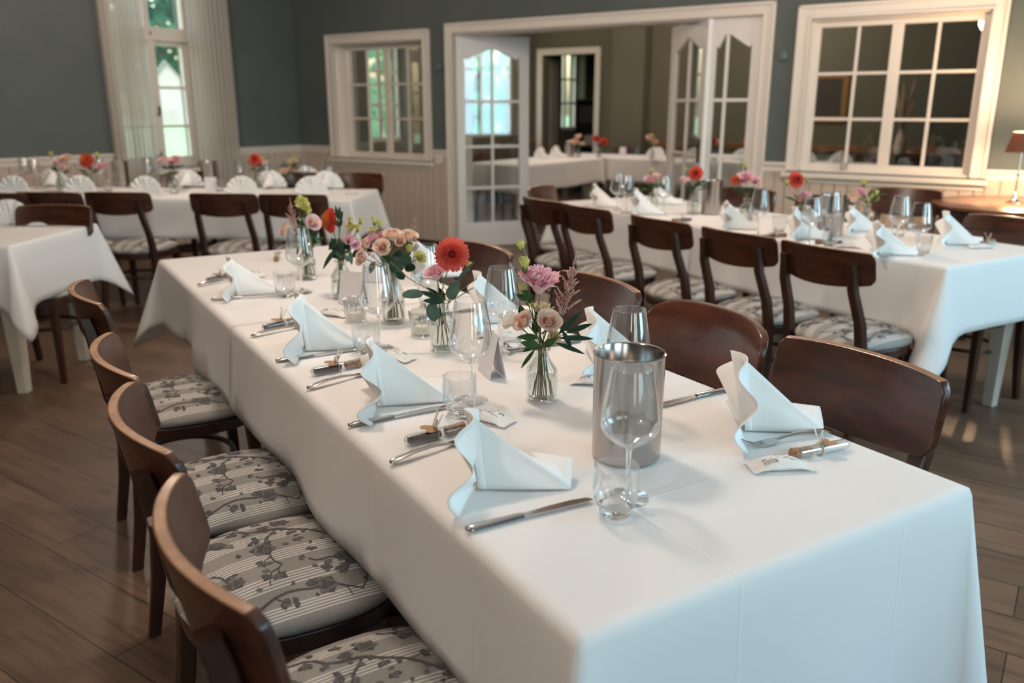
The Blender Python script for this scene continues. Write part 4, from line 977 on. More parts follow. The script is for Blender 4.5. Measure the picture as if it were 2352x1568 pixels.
B.fl('astilbe', 1307, 655, .076, .01, (.23, 0, 1), 'feathery pink astilbe plume of the bunch beside the cooler', 'stem_brown')
B.fl('cream_lisianthus', 1272, 770, .020, -.01, (.6, -.3, .3), 'cream petals hanging under the open peach rose')
L_ = lambda x0, y0, x1, y1, w, *k: ((x0, y0, *k[:1]), (x1, y1, *(k[1:2] or k[:1])), w)
B.leafy('narrow dark eucalyptus leaves spreading toward the cooler', [L_(1284, 766, 1338, 713, .015, -.03), L_(1302, 764, 1360, 744, .015, -.03), L_(1292, 760, 1313, 800, .013, -.03), L_(1286, 776, 1363, 778, .014, -.03), L_(1278, 788, 1343, 813, .012, -.03)], 'leaf_dark', name='eucalyptus_sprig')
B.leafy('broad green rose leaves over the rim of the vase beside the cooler', [L_(1240, 798, 1196, 786, .024, -.03, -.045), L_(1236, 775, 1188, 774, .018, -.02, -.03), L_(1228, 803, 1197, 845, .010, -.03), L_(1232, 792, 1200, 808, .012, -.02), L_(1252, 796, 1278, 776, .018, -.03)], 'leaf_green', name='rose_leaves')
B.leafy('small green leaves under the small bud of the bunch beside the cooler', [L_(1212, 690, 1186, 676, .016, 0), L_(1210, 688, 1208, 664, .014, -.01), L_(1212, 692, 1224, 676, .013, 0), L_(1208, 726, 1194, 700, .012, .01), L_(1232, 735, 1236, 710, .014, .015)], 'leaf_green')
B.leafy('upright dark leaves behind the roses beside the cooler', [L_(1270, 735, 1268, 693, .014, .01), L_(1284, 748, 1289, 722, .010, .0), L_(1232, 765, 1230, 728, .022, .01), L_(1196, 725, 1196, 700, .014, .02)], 'leaf_dark')

B = Bunch((1019, 806), .0350, .130, .0175, 'the coral dahlia', 'flower vases on the centre table', .6)
B.fl('coral_dahlia', 1038, 584, .044, -.03, (.05, -1, .18), 'big coral red dahlia facing out of its vase')
B.fl('pink_lisianthus', 1000, 624, .030, .0, (-.25, -.3, 1), 'ruffled pink lisianthus below the coral dahlia')
B.fl('lime_bud', 1077, 610, .0135, .02, (.3, 0, 1), 'small yellow bud beside the coral dahlia')
B.leafy('round grey green eucalyptus leaves around the dahlia stem', [((972, 676), (923, 678), .030, (0, -1, .9)), ((1032, 688), (1049, 644), .033, (.2, -1, .2)), ((990, 695, -.02), (1000, 738, -.035), .036, (0, -1, .2))], 'leaf_grey', shape='round', name='eucalyptus_sprig')
B.leafy('long grey leaf beside the coral dahlia', [L_(1050, 645, 1090, 600, .012, .0), L_(1012, 650, 1002, 606, .013, .01)], 'leaf_grey')
B.leafy('dark pointed leaves over the rim of the dahlia vase', [L_(1016, 690, 965, 668, .018, -.015), L_(1018, 694, 972, 690, .020, -.02), L_(1012, 684, 980, 660, .016, .01), L_(1022, 690, 1008, 660, .018, .015)], 'leaf_dark')
t = thing('grass_blade', 'thin grass blades arching out of the dahlia vase', 'grass', B.foot, 0, 'greenery in the vases'); mb = MB()
for q in ([(895, 600), (940, 640), (985, 665), (1018, 692)], [(1095, 640), (1060, 665), (1030, 692)], [(1088, 660), (1055, 680), (1030, 694)]): mb.tube([B.at(*x)-B.foot for x in q]+[Vector((0, 0, .05))], [.0012]*len(q)+[.0009], 4)
mb.build('blade', 'stem_brown', t, smooth=180)

B = Bunch((905, 743), .0345, .150, .0200, 'a full bunch of peach roses', 'flower vases on the centre table', .45)
for k, (x, y, s, dy, f, lab) in enumerate([(878, 567, .0255, -.05, (-.1, -.9, .5), 'open peach rose facing forward in the full bunch'), (901, 540, .0260, -.02, (0, -.5, 1), 'open peach rose on top of the full bunch'), (942, 543, .0250, .0, (.4, -.5, .8), 'peach rose beside the astilbe of the full bunch'),
    (831, 592, .0240, -.03, (-.7, -.7, .3), 'peach rose lowest over the side of the full bunch'), (840, 560, .0200, .0, (-.7, -.5, .5), 'peach rose below the pink petals of the full bunch'), (918, 553, .018, .01, (.2, -.7, .5), 'small deep peach rose inside the full bunch')]):
    B.fl('peach_rose', x, y, s, dy, f, lab)
B.fl('pink_lisianthus', 856, 550, .020, -.01, (-.3, -.7, .7), 'pink ruffled lisianthus beside the open roses of the full bunch'); B.fl('pink_lisianthus', 872, 540, .019, .01, (0, -.5, 1), 'pink ruffled lisianthus behind the open roses of the full bunch')
B.fl('lime_bud', 859, 506, .0135, .01, (-.1, 0, 1), 'tall lime bud of the full bunch'); B.fl('lime_bud', 872, 514, .0145, .02, (.2, 0, 1), 'second tall lime bud of the full bunch'); B.fl('yellow_lisianthus', 857, 528, .017, .01, (-.2, 0, 1), 'yellow lisianthus under the tall buds of the full bunch')
B.fl('yellow_lisianthus', 965, 590, .021, -.02, (.5, -.5, .5), 'yellow green lisianthus leaning toward the dahlia'); B.fl('lime_bud', 941, 572, .017, -.01, (.2, -.3, 1), 'yellow green bud beside the leaning lisianthus')
B.fl('astilbe', 951, 518, .036, .02, (.2, 0, 1), 'feathery pink astilbe at the side of the full bunch', 'stem_brown'); B.fl('astilbe', 916, 530, .020, .03, (-.3, 0, 1), 'short astilbe tip behind the roses of the full bunch', 'stem_brown')
B.leafy('big round dark eucalyptus leaves under the roses', [((902, 585, -.03), (946, 604, -.04), .045, (0, -1, .8)), ((895, 592, -.05), (918, 625, -.06), .048, (.2, -1, .5)), ((930, 615, -.01), (955, 616, -.02), .030, (0, -1, .6)), ((905, 622, -.03), (930, 640, -.03), .028), ((950, 555), (960, 545), .02)], 'leaf_dark', shape='round', name='eucalyptus_sprig')
B.leafy('long olive leaf hanging from the full bunch', [L_(872, 588, 915, 640, .013, -.06), L_(860, 600, 850, 628, .022, 0), L_(880, 600, 890, 635, .026, .01)], 'leaf_grey')
t = thing('wax_flower', 'tiny brown and white filler blossoms in the full bunch', 'flower', B.foot, 0, 'flowers in the vases'); mb = MB()
for k in range(26):
    q = B.at(rnd.uniform(836, 860), rnd.uniform(568, 592), rnd.uniform(-.06, -.03))-B.foot; mb.lathe([(.0003, -.003), (.0034, 0), (.0003, .003)], 6, k % 3 == 0, tuple(q))
mb.build('bloom', ['astilbe_pink', 'paper_white'], t, smooth=180); mb = MB(); mb.tube([B.at(848, 582, -.045)-B.foot, B.neck-B.foot, (0, 0, 0)], .001, 4); mb.build('stem', 'stem_brown', t)

B.leafy('green filler leaves inside the full bunch', FILL(B, 12, .05), 'leaf_green')
B = Bunch((788, 686), .0370, .126, .0180, 'the orange red dahlia turned sideways', 'flower vases on the centre table', .5)
B.fl('orange_dahlia', 757, 506, .041, -.01, (-.75, -.55, .1), 'orange red dahlia turned sideways in its vase')
B.fl('lime_bud', 805, 505, .0150, .01, (.2, 0, 1), 'lime bud beside the orange red dahlia'); B.fl('lime_bud', 829, 506, .0140, .01, (.2, 0, 1), 'lime bud on the outer side of the orange dahlia bunch'); B.fl('yellow_lisianthus', 806, 521, .022, .01, (.1, -.3, 1), 'yellow lisianthus between the buds of the orange dahlia bunch'); B.fl('lime_bud', 823, 522, .0160, .0, (.3, 0, 1), 'lowest lime bud of the orange dahlia bunch')
B.fl('pink_lisianthus', 801, 550, .019, -.01, (.3, -.8, .5), 'mauve pink lisianthus of the orange dahlia bunch'); B.fl('pink_lisianthus', 817, 561, .019, .0, (.6, -.7, .3), 'mauve pink lisianthus hanging beside the full bunch')
B.leafy('dark leafy sprig crossing the orange red dahlia', [L_(778, 505, 770, 472, .014, -.03), L_(780, 500, 780, 474, .014, -.03), L_(782, 505, 787, 484, .014, -.03), L_(782, 520, 785, 498, .014, -.03), L_(779, 522, 770, 502, .016, -.03)], 'leaf_dark')
B.leafy('long dark leaves hanging from the orange dahlia bunch', [L_(772, 570, 742, 618, .018, -.02), L_(776, 570, 748, 608, .016, -.03), L_(785, 555, 781, 588, .022, -.03), L_(772, 548, 756, 574, .024, -.01), L_(788, 600, 786, 560, .02, .01), L_(800, 580, 806, 552, .02, .02), L_(810, 590, 832, 570, .026, .02)], 'leaf_dark')
B.leafy('grey green leaves low in the orange dahlia bunch', [L_(792, 590, 810, 600, .022, -.03), L_(786, 590, 770, 578, .02, -.03), L_(804, 575, 808, 608, .018, -.02)], 'leaf_grey')

B.leafy('green filler leaves inside the orange dahlia bunch', FILL(B, 12, .06), 'leaf_dark')
B = Bunch((706, 642), .0360, .118, .0170, 'roses and astilbe at the far end', 'flower vases on the centre table', .5)
B.fl('astilbe', 670, 484, .052, .0, (-.12, 0, 1), 'tall feathery astilbe of the far bunch', 'stem_brown'); B.fl('astilbe', 672, 512, .045, -.02, (-.5, 0, .8), 'low feathery astilbe of the far bunch', 'stem_brown')
for x, y, s, lab in [(689, 457, .018, 'topmost lime bud of the far bunch'), (700, 461, .017, 'lime bud beside the topmost one of the far bunch'), (684, 466, .018, 'lime bud under the topmost one of the far bunch')]: B.fl('lime_bud', x, y, s, 0, (0, 0, 1), lab)
B.fl('yellow_lisianthus', 697, 472, .024, -.01, (0, -.4, 1), 'yellow lisianthus under the buds of the far bunch'); B.fl('lime_bud', 708, 484, .020, .0, (.2, 0, 1), 'low lime bud of the far bunch')
B.fl('pale_rose', 719, 512, .030, -.01, (.5, -.7, .5), 'pale rose on the dahlia side of the far bunch'); B.fl('peach_rose', 655, 528, .028, -.02, (-.7, -.5, .4), 'peach rose leaning out of the far bunch'); B.fl('pink_lisianthus', 716, 496, .016, .02, (.2, 0, 1), 'small pink lisianthus of the far bunch')
B.leafy('dark green leaves below the flowers of the far bunch', [L_(712, 565, 730, 525, .034, 0), L_(705, 560, 700, 515, .03, 0), L_(700, 550, 694, 500, .02, .01), L_(706, 575, 722, 560, .03, -.02), L_(690, 560, 682, 585, .016, 0), L_(715, 560, 745, 545, .02, .01), L_(702, 590, 712, 545, .03, .02)], 'leaf_green')
B.leafy('grey leaves hanging from the far bunch', [L_(722, 545, 738, 560, .016, -.01), L_(695, 520, 678, 545, .016, .02), L_(712, 535, 716, 580, .016, -.02)], 'leaf_grey')

B.leafy('green filler leaves inside the far bunch', FILL(B, 14, .07), 'leaf_green')

# ---- smaller bunches, one spec each: (kind, x, y, radius)
def small_bunch(px, where, items, z=.753, rb=.035, h=.120, rn=.017, leafpx=None, grp='flower vases on the tables behind', foot=None):
    B = Bunch(px, rb, h, rn, where, grp, .5, z); B.where = where; cnt = {}
    tot = {}
    for q in items: tot[q[0]] = tot.get(q[0], 0)+1
    for kind, x, y, r in items:
        k = cnt[kind] = cnt.get(kind, 0)+1
        o = [i for i in items if i[0] == kind]; adj = ''
        if tot[kind] > 1: adj = ['topmost ', 'lower ', 'lowest '][sorted([i[2] for i in o]).index(y)]
        f = (rnd.uniform(-.3, .3), -.9 if 'dahlia' in kind else -.5, .3 if 'dahlia' in kind else .8)
        if kind in ('lime_bud', 'astilbe'): f = (0, 0, 1)
        B.fl(kind, x, y, r, rnd.uniform(-.02, .02), f, '%s%s with %s' % (adj, WORDS[kind][0], where))
    cx = sum(q[1] for q in items)/len(items); n_ = B.neck; ls = []
    for k in range(9):
        a = k*2.4; r = rnd.uniform(.035, .075); p0 = n_+Vector((.4*r*cos(a), .4*r*sin(a), rnd.uniform(.01, .05))); p1 = p0+Vector((r*cos(a), r*sin(a), rnd.uniform(-.02, .05))); ls.append((p0, p1, rnd.uniform(.018, .03), (0, -.6, 1), .1))
    t = sprig('leaf_sprig', 'green leaves with %s' % where, 'leaves', [n_+Vector((0, 0, .06)), n_, B.foot], ls, 'leaf_green' if rnd.random() < .5 else 'leaf_dark', 'greenery in the vases'); return B

# ---- the table before the double doors
RC = 3.602
make_table(2.80, .80, .745, 'white table on tapered legs before the double doors', TB(3.33, RC, 0), TRZ+PI/2)
cloth('tablecloth', 'white tablecloth with a free corner showing two white table legs', 1.50, .824, .7525, TB(2.67, RC, 0), TRZ+PI/2, (.27, .28, .275, .275), '+x', ear=.16, seed=5, wave=.008, eardrop=.75, swing=-.11)
cloth('tablecloth', 'white tablecloth over the far half of the table before the doors', 1.36, .822, .751, TB(4.07, RC, 0), TRZ+PI/2, (.27, .28, .27, .28), '-x', ear=.12, seed=6, wave=.012)
G = 'chairs along the near side of the table before the doors'
for a, lab in zip((2.165, 2.637, 3.155, 3.77, 4.207), ['dark chair at the table before the doors, beside the free cloth corner', 'dark chair second from the free cloth corner, behind the arched chair', 'dark chair in the middle of the five before the doors', 'dark chair overlapping the open white door edge, second from the end', 'dark chair at the end, right before the white glazed door leaf'.replace('right ', '')]):
    chair('plain', TB(a, 2.715, 0), TW, lab, G)
G = 'chairs round the far side of the table before the doors'
chair('tall', TB(2.22, 4.14, 0), -TW, 'dark glossy chair pushed in before the round lamp table', G)
chair('tall', TB(3.92, 4.20, 0), -TW, 'dark chair on the far side between the pink and dahlia vases', G); chair('tall', TB(3.33, 4.20, 0), -TW, 'dark chair on the far side behind the second steel cooler', G)
chair('plain', (.17, 5.80, 0), (.90, -.43), 'dark chair at the head of the table beside the door leaf', G)
p = on(2087, 432, .862); chair('tall', (p.x, p.y, 0), -ND, 'dark glossy chair standing against the wainscot under the large window', G)
G = 'napkins on the table before the doors'
for k, px, lab in [(1, (1370, 476), 'white fan napkin farthest along, behind the two end chairs'), (2, (1465, 493), 'white fan napkin behind the middle chair before the doors'), (1, (1672, 527), 'white fan napkin behind the fourth chair, facing the second cooler'), (2, (1828, 549), 'white fan napkin between the coral dahlia and its chair'), (1, (2016, 585), 'white fan napkin at the free cloth corner, behind its chair')]:
    q = on(*px); a = .6*math.atan2(q.x, q.y); napkin(k, q+Vector((0, 0, .0032)), (cos(a), -sin(a)), lab, G)
for k, px, lab in [(2, (2172, 562), 'white fan napkin before the chair at the round lamp table'), (0, (1858, 532), 'white napkin behind the coral dahlia vase, far side'), (0, (1957, 532), 'white napkin beside the first cooler, behind the green leaves'), (0, (1512, 470), 'white napkin behind the small pink bunch, far side')]:
    q = on(*px); a = .7*math.atan2(q.x, q.y); napkin(k, q+Vector((0, 0, .0032)), (cos(a), -sin(a)), lab, G)
CO(on(1905, 541)+Vector((0, 0, .003)), 0, 'steel wine cooler among glasses between two bunches before the large window', 'steel wine coolers'); CO(on(1632, 492)+Vector((0, 0, .003)), 0, 'steel wine cooler before the half open glazed door', 'steel wine coolers')
G = 'glasses on the table before the doors'
def glr(x, y, lab): q = on(x, y, .977); WG(Vector((q.x, q.y, .753)), 0, lab, G)
glr(2072, 450, 'wine glass before the dark wall chair, farther of the two'); glr(2119, 466, 'wine glass before the dark wall chair, nearer of the two'.replace('nearer', 'lower')); glr(1748, 436, 'wine glass between the pink bunch and the coral dahlia'); glr(1420, 398, 'wine glass behind the second napkin from the end'); glr(1441, 402, 'second wine glass behind the end napkins')
glr(1528, 404, 'wine glass behind the small pink bunch'); glr(1868, 452, 'wine glass beside the cooler, on the dahlia side'); glr(1914, 440, 'wine glass before the tall steel cooler')
for px, lab in [((2118, 584), 'water glass beside the free cloth corner'), ((1905, 566), 'water glass before the tall steel cooler'), ((2062, 545), 'water glass behind the front wine glasses'), ((1725, 525), 'water glass beside the fourth napkin'), ((1788, 535), 'water glass under the wine glass by the pink bunch')]: TG(on(*px)+Vector((0, 0, .003)), 0, lab, G)
G = 'favours on the table before the doors'
along(TT['tea'], on(1938, 562)+E3, on(1890, 562)+E3, 'dark favour tube behind the front chair of the table before the doors', G); along(TT['tea'], on(1752, 549)+E3, on(1800, 546)+E3, 'dark favour tube behind the fourth chair before the doors', G); along(TT['tea'], on(1590, 509)+E3, on(1560, 511)+E3, 'dark favour tube behind the middle chair before the doors', G)
along(TT['salt'], on(2285, 560)+E3, on(2240, 568)+E3, 'favour tube at the free end of the table before the doors', G)
PK(on(2250, 571)+E3, .1, 'white biscuit packet at the far napkin of the free table end', G); PK(on(1945, 570)+E3, -.2, 'white biscuit packet beside the dark tube behind the front chair', G)
along(KN, on(2025, 592)+E3, on(2095, 580)+E3, 'steel table knife before the napkin at the free cloth corner', G); along(KN, on(1828, 556)+E3, on(1885, 547)+E3, 'steel table knife before the napkin by the coral dahlia', G)
small_bunch((1497, 487), 'the small pink bunch nearest the end chairs'.replace('nearest', 'near'), [('lime_bud', 1496, 392, .020), ('pink_lisianthus', 1492, 412, .034), ('pale_rose', 1508, 405, .026)])
small_bunch((1590, 493), 'the coral dahlia before the half open door', [('coral_dahlia', 1598, 398, .045), ('pale_rose', 1572, 413, .028), ('lime_bud', 1575, 388, .014)])
small_bunch((1712, 510), 'the big pink and orange bunch', [('pink_lisianthus', 1716, 406, .042), ('pink_lisianthus', 1735, 415, .034), ('orange_dahlia', 1690, 413, .028), ('lime_bud', 1713, 380, .022), ('pink_lisianthus', 1700, 415, .03)], rb=.040, h=.13)
small_bunch((1836, 524), 'the coral dahlia under the large window', [('coral_dahlia', 1829, 413, .046), ('pink_lisianthus', 1850, 448, .034), ('lime_bud', 1853, 410, .016), ('lime_bud', 1808, 418, .016), ('pale_rose', 1838, 458, .02)])
small_bunch((1984, 527), 'the leafy rose bunch under the large window', [('lime_bud', 1985, 418, .024), ('pink_lisianthus', 1978, 440, .030), ('peach_rose', 1962, 456, .036), ('yellow_lisianthus', 2006, 455, .026), ('lime_bud', 2014, 442, .018)])

# ---- the long table under the curtained window
BO = Vector((-1.113, 5.82, 0)); B1 = Vector((-.996, .087, 0)); B2 = Vector((.087, .996, 0)); BRZ = math.atan2(-B1.y, -B1.x)
def BT(s, d, z=.75): return BO+B1*s+B2*d+Vector((0, 0, z))
make_table(2.78, .78, .745, 'long white table before the curtained window', BT(1.42, .40, 0), BRZ)
cloth('tablecloth', 'white tablecloth on the window table, at the end beside the beige wall panelling', 1.50, .80, .7525, BT(.75, .40, 0), BRZ, (.27, .28, .27, .27), '-x', ear=.12, seed=21, wave=.010)
cloth('tablecloth', 'white tablecloth on the window table, at the end behind the small table', 1.40, .796, .751, BT(2.14, .40, 0), BRZ, (.27, .27, .27, .28), '+x', ear=.12, seed=22, wave=.010)
G = 'chairs along the near side of the window table'
for x, y, lab in [(668, 447, 'dark chair behind the astilbe bunch, at the window table'), (507, 445, 'dark chair second at the window table, its whole back showing'), (262, 442, 'dark chair at the window table behind the corner of the small table'), (104, 442, 'dark chair at the window table behind the glossy chair'), (-22, 444, 'dark chair cut off by the picture edge at the window table')]:
    p = on(x, y, .842); chair('plain', (p.x, p.y-.01, 0), B2, lab, G)
G = 'chairs along the far side of the window table'
for s, lab in [(.22, 'dark chair at the far end of the window table by the panelling'), (.66, 'dark chair behind the white fan napkins of the window table'), (1.62, 'dark chair behind the window table, under the garden window')]: p = BT(s, 1.03, 0); chair('tall', (p.x, p.y, 0), -B2, lab, G)
G = 'napkins on the window table'
for px, lab in [((34, 447), 'white fan napkin in the corner, cut by the picture edge at the window table'), ((186, 447), 'white fan napkin under the bunch with the orange dahlia'), ((336, 449), 'white fan napkin between the steel coolers'), ((557, 449), 'white fan napkin above the second dark chair'), ((716, 449), 'white fan napkin above the chair by the panelling')]:
    napkin(3, on(*px)+Vector((0, 0, .0032)), (.087, .996), lab, G)
for px, lab in [((125, 428), 'white napkin in the second row of the window table, under pale roses'), ((432, 430), 'white napkin in the second row before the garden window'), ((622, 432), 'white napkin in the second row, beside the coral dahlia'), ((752, 434), 'white napkin in the second row at the panelled end'), ((705, 420), 'white upright napkin behind the last ones of the window table')]:
    napkin(3, on(*px)+Vector((0, 0, .0032)), (-.087, -.996), lab, G)
CO(on(281, 429)+Vector((0, 0, .003)), 0, 'steel wine cooler before the curtain, below its outer edge', 'steel wine coolers'); CO(on(484, 428)+Vector((0, 0, .003)), 0, 'steel wine cooler before the curtain beside the white card', 'steel wine coolers')
G = 'glasses on the window table'
for px, lab in [((62, 428), 'wine glass at the corner of the window table'), ((86, 434), 'second wine glass at the corner of the window table'), ((236, 432), 'wine glass beside the orange dahlia bunch'), ((345, 426), 'wine glass before the garden window'), ((612, 428), 'wine glass beside the coral dahlia of the window table'), ((700, 430), 'wine glass behind the napkins by the panelling'), ((756, 432), 'wine glass last in line by the panelling'), ((553, 430), 'wine glass before the inner curtain')]: WG(on(*px)+Vector((0, 0, .003)), 0, lab, G)
for px, lab in [((250, 440), 'water glass beside the outer cooler of the window table'), ((400, 446), 'water glass below the mauve bunch'), ((505, 441), 'water glass beside the white card')]: TG(on(*px)+Vector((0, 0, .003)), 0, lab, G)
CARD(on(486, 441)+Vector((0, 0, .003)), PI/2, 'white card standing beside the second cooler of the window table', 'folded table cards')
PK(on(808, 446)+E3, .4, 'white packet lying at the panelled end of the window table', G)
small_bunch((142, 440), 'the pale roses at the corner of the window table', [('pale_rose', 133, 372, .040), ('peach_rose', 152, 364, .040), ('peach_rose', 148, 381, .034), ('lime_bud', 117, 354, .024)])
small_bunch((212, 440), 'the orange dahlia of the window table', [('orange_dahlia', 198, 368, .055), ('pink_lisianthus', 229, 382, .036), ('lime_bud', 222, 356, .028), ('pink_lisianthus', 238, 380, .03)])
small_bunch((402, 440), 'the mauve bunch before the garden window', [('pink_lisianthus', 404, 366, .045), ('pale_rose', 373, 366, .036), ('pink_lisianthus', 392, 372, .036)])
small_bunch((590, 432), 'the coral dahlia of the window table', [('coral_dahlia', 585, 366, .052), ('lime_bud', 601, 366, .030), ('pale_rose', 610, 374, .026)])
small_bunch((668, 428), 'the peach roses near the panelling', [('peach_rose', 654, 394, .038), ('peach_rose', 674, 388, .040), ('cream_lisianthus', 672, 370, .034), ('lime_bud', 677, 360, .016)])

# ---- the small table cut by the picture edge
make_table(1.58, .78, .745, 'small white table on tapered legs, cut by the picture edge', Vector((-3.10, 4.255, 0)), -.04)
cloth('tablecloth', 'white tablecloth of the small table cut by the picture edge', 1.60, .80, .7525, Vector((-3.10, 4.255, 0)), -.04, (.26, .28, .27, .27), None, ear=.13, seed=31, wave=.010, eardrop=.5)
p = on(117, 474, .858); chair('tall', (p.x, p.y+.035, 0), (-.04, -1, 0), 'dark glossy chair facing out behind the small table', 'chairs at the small table')
napkin(3, on(26, 517)+Vector((0, 0, .0032)), (.04, 1), 'large white fan napkin on the small table cut by the picture edge', 'napkins on the small table')
PK(on(84, 520)+E3, .2, 'white biscuit packet beside the large fan napkin on the small table', 'favours on the small table'); along(TT['tea'], on(128, 513)+E3, on(98, 518)+E3, 'favour tube with ribbon on the small table', 'favours on the small table')

# ---- round lamp table
t = thing('side_table', 'round polished wooden side table under the table lamp', 'table', (3.14, 5.14, 0)); ROUND = Vector((3.14, 5.14, 0))
lathe_obj('table_top', [(.001, .772), (.505, .772), (.52, .780), (.52, .794), (.510, .80), (.001, .80)], 'table_wood', t, 64, smooth=40)
lathe_obj('apron', [(.455, .64), (.47, .64), (.47, .772), (.455, .772), (.455, .64)], 'dark_wood', t, 48, smooth=40)
for k in range(4):
    a = k*PI/2+.5; mb = MB(); mb.lathe([(.018, 0), (.022, .02), (.030, .45), (.034, .70)], 12, 0, (.44*cos(a), .44*sin(a), 0), True); mb.build('leg', 'dark_wood', t, smooth=40)
m = mat('lamp_glow', (1, .8, .5), .5); bs(m).inputs['Emission Color'].default_value = (1, .66, .36, 1); bs(m).inputs['Emission Strength'].default_value = 22
lp = on(2328, 465, .80); t = thing('table_lamp', 'slim chrome table lamp with brown shade, lit, on the round side table', 'lamp', (lp.x, lp.y, .80))
lathe_obj('base', [(.001, 0), (.055, 0), (.055, .006), (.03, .012), (.016, .022), (.011, .05), (.006, .07), (.001, .07)], 'chrome', t, 32, smooth=40)
lathe_obj('stem', [(.0055, .06), (.0045, .15), (.008, .17), (.0045, .19), (.0045, .315), (.012, .32), (.012, .345), (.001, .345)], 'chrome', t, 16, smooth=40)
lathe_obj('lamp_shade', [(.092, .305), (.058, .425), (.0565, .425), (.0905, .305), (.092, .305)], 'lamp_shade_fabric', t, 40, smooth=40)
lathe_obj('bulb', [(.001, .345), (.012, .348), (.020, .368), (.016, .385), (.001, .392)], 'lamp_glow', t, 16, smooth=180)
point('lamp_light', (lp.x, lp.y, .80+.405), 34, (1, .66, .36), .03); point('lamp_light', (lp.x, lp.y, .80+.30), 16, (1, .66, .36), .03)

# ---- curtains of the garden window
def curtain(lab, n0, n1, seed):
    r_ = random.Random(seed); k = 9; nu = 90; amp = [r_.uniform(.7, 1.3) for _ in range(k+2)]
    mb = MB(); mb.grid(nu, 14, lambda u, v: (U_L+.115+(.026+.012*v)*amp[int(u*k)]*sin(2*PI*k*u+.5*sin(3*v)), n0+(n1-n0)*u, 3.0-2.93*v))
    o = mb.build('curtain', 'curtain_fabric', None, smooth=180); o.rotation_euler = (0, 0, RZ); return tag(o, lab, 'curtain', 'sheer curtains')
curtain('sheer pleated white curtain on the corner side of the garden window', N_F-1.40, N_F-.92, 1); curtain('sheer pleated white curtain on the outer side of the garden window', N_F-2.26, N_F-1.86, 2)
mb = MB(); mb.tube([(U_L+.115, N_F-2.45, 3.02), (U_L+.115, N_F-.75, 3.02)], .012, 10); 
for n in (N_F-2.40, N_F-.80): mb.box(U_L, U_L+.115, n-.01, n+.01, 3.0, 3.03)
o = mb.build('curtain_rail', 'black_metal'); o.rotation_euler = (0, 0, RZ); tag(o, 'dark rail carrying the two sheer curtains', 'rail')
t = thing('potted_plant', 'small dark green plant on the garden window sill', 'plant', RM(U_L+.045, N_F-1.80, .795)); lathe_obj('pot', [(.001, 0), (.032, 0), (.04, .07), (.034, .07), (.03, .05), (.001, .05)], 'plaster', t, 20, smooth=40)
mb = MB()
for k in range(14): a = k*2.4; mb_ = leaf_mesh(mb, (0, 0, .06), (.045*cos(a), .045*sin(a), .13+.07*rnd.random()), .018, (cos(a), sin(a), .6), .2)
mb.build('foliage', 'leaf_dark', t, smooth=180)

# ---- ceiling lights, above the frame
m = mat('globe_glow', (1, .9, .75), .5); bs(m).inputs['Emission Color'].default_value = (1, .815, .68, 1); bs(m).inputs['Emission Strength'].default_value = 44
def pendant(p, lab, sc):
    t = thing('pendant_lamp', lab, 'lamp', p, 0, 'ceiling pendants'); mb = MB(); mb.tube([(0, 0, .12), (0, 0, H_C-p[2])], .004, 6); mb.build('cord', 'black_metal', t)
    lathe_obj('lamp_cap', [(.001, .15), (.03, .145), (.05, .11), (.05, .10), (.001, .10)], 'black_metal', t, 24, smooth=40)
    lathe_obj('globe', [(.001, -.13)]+[(.13*sin(a), -.13*cos(a)) for a in [PI*k/14 for k in range(1, 13)]]+[(.05, .118)], 'globe_glow', t, 24, smooth=180)
for k, (p, lab) in enumerate([(TB(2.3, .9, 2.55), 'pendant over the centre table'), (TB(3.4, 3.5, 2.55), 'pendant over the table before the doors'), (BT(1.4, .1, 2.55), 'pendant over the window table'), (RM(-1.6, -1.2, 2.55), 'pendant behind the camera side of the room')]): pendant(p, 'white globe '+lab, 1)
for p, lab in [(RM(-5.6, 8.9, 2.5), 'pendant over the corner of the far room tables'), (RM(-3.3, 9.9, 2.5), 'pendant over the long arm of the far room tables')]: pendant(p, 'white globe '+lab, 1)

# ---- the far room seen through the doors
def far_table(u0, u1, n0, n1, lab, labc, seed, open_=None):
    L, Wd = u1-u0, n1-n0; c = RM((u0+u1)/2, (n0+n1)/2, 0); make_table(L-.02, Wd-.02, .745, lab, c, RZ, inset=.12)
    cloth('tablecloth', labc, L, Wd, .7525, c, RZ, (.28, .28, .28, .28), open_, ear=.03, seed=seed, wave=.012)
far_table(-5.98, -5.19, 7.75, 9.62, 'white table of the far room running away behind the open leaf', 'white tablecloth of the far room table with the hanging corner', 41)
far_table(-5.98, -3.75, 9.66, 10.45, 'white table across the far room, behind the door opening', 'white tablecloth across the far room behind the door opening', 42); far_table(-3.72, -1.95, 9.66, 10.45, 'white table across the far room, behind the closed door leaf', 'white tablecloth across the far room behind the closed door leaf', 43)
G = 'napkins in the far room'
for u, n, d, lab in [(-5.72, 8.95, UD, 'white fan napkin in the far room next to the open door leaf'), (-5.74, 9.35, UD, 'white fan napkin in the far room beside the cooler'), (-4.62, 9.93, ND, 'white fan napkin in the far room under the peach bunch'), (-4.10, 9.93, ND, 'white fan napkin in the far room behind the door edge'), (-3.50, 9.93, ND, 'white fan napkin in the far room behind the closed leaf'), (-2.36, 9.90, ND, 'white fan napkin seen through the lowest panes of the large window'), (-2.75, 9.90, ND, 'white fan napkin behind the corner of the large window')]: napkin(3, RM(u, n, .7565), d, lab, G)
CO(RM(-5.60, 9.45, .7565), 0, 'steel wine cooler on the far room table', 'steel wine coolers')
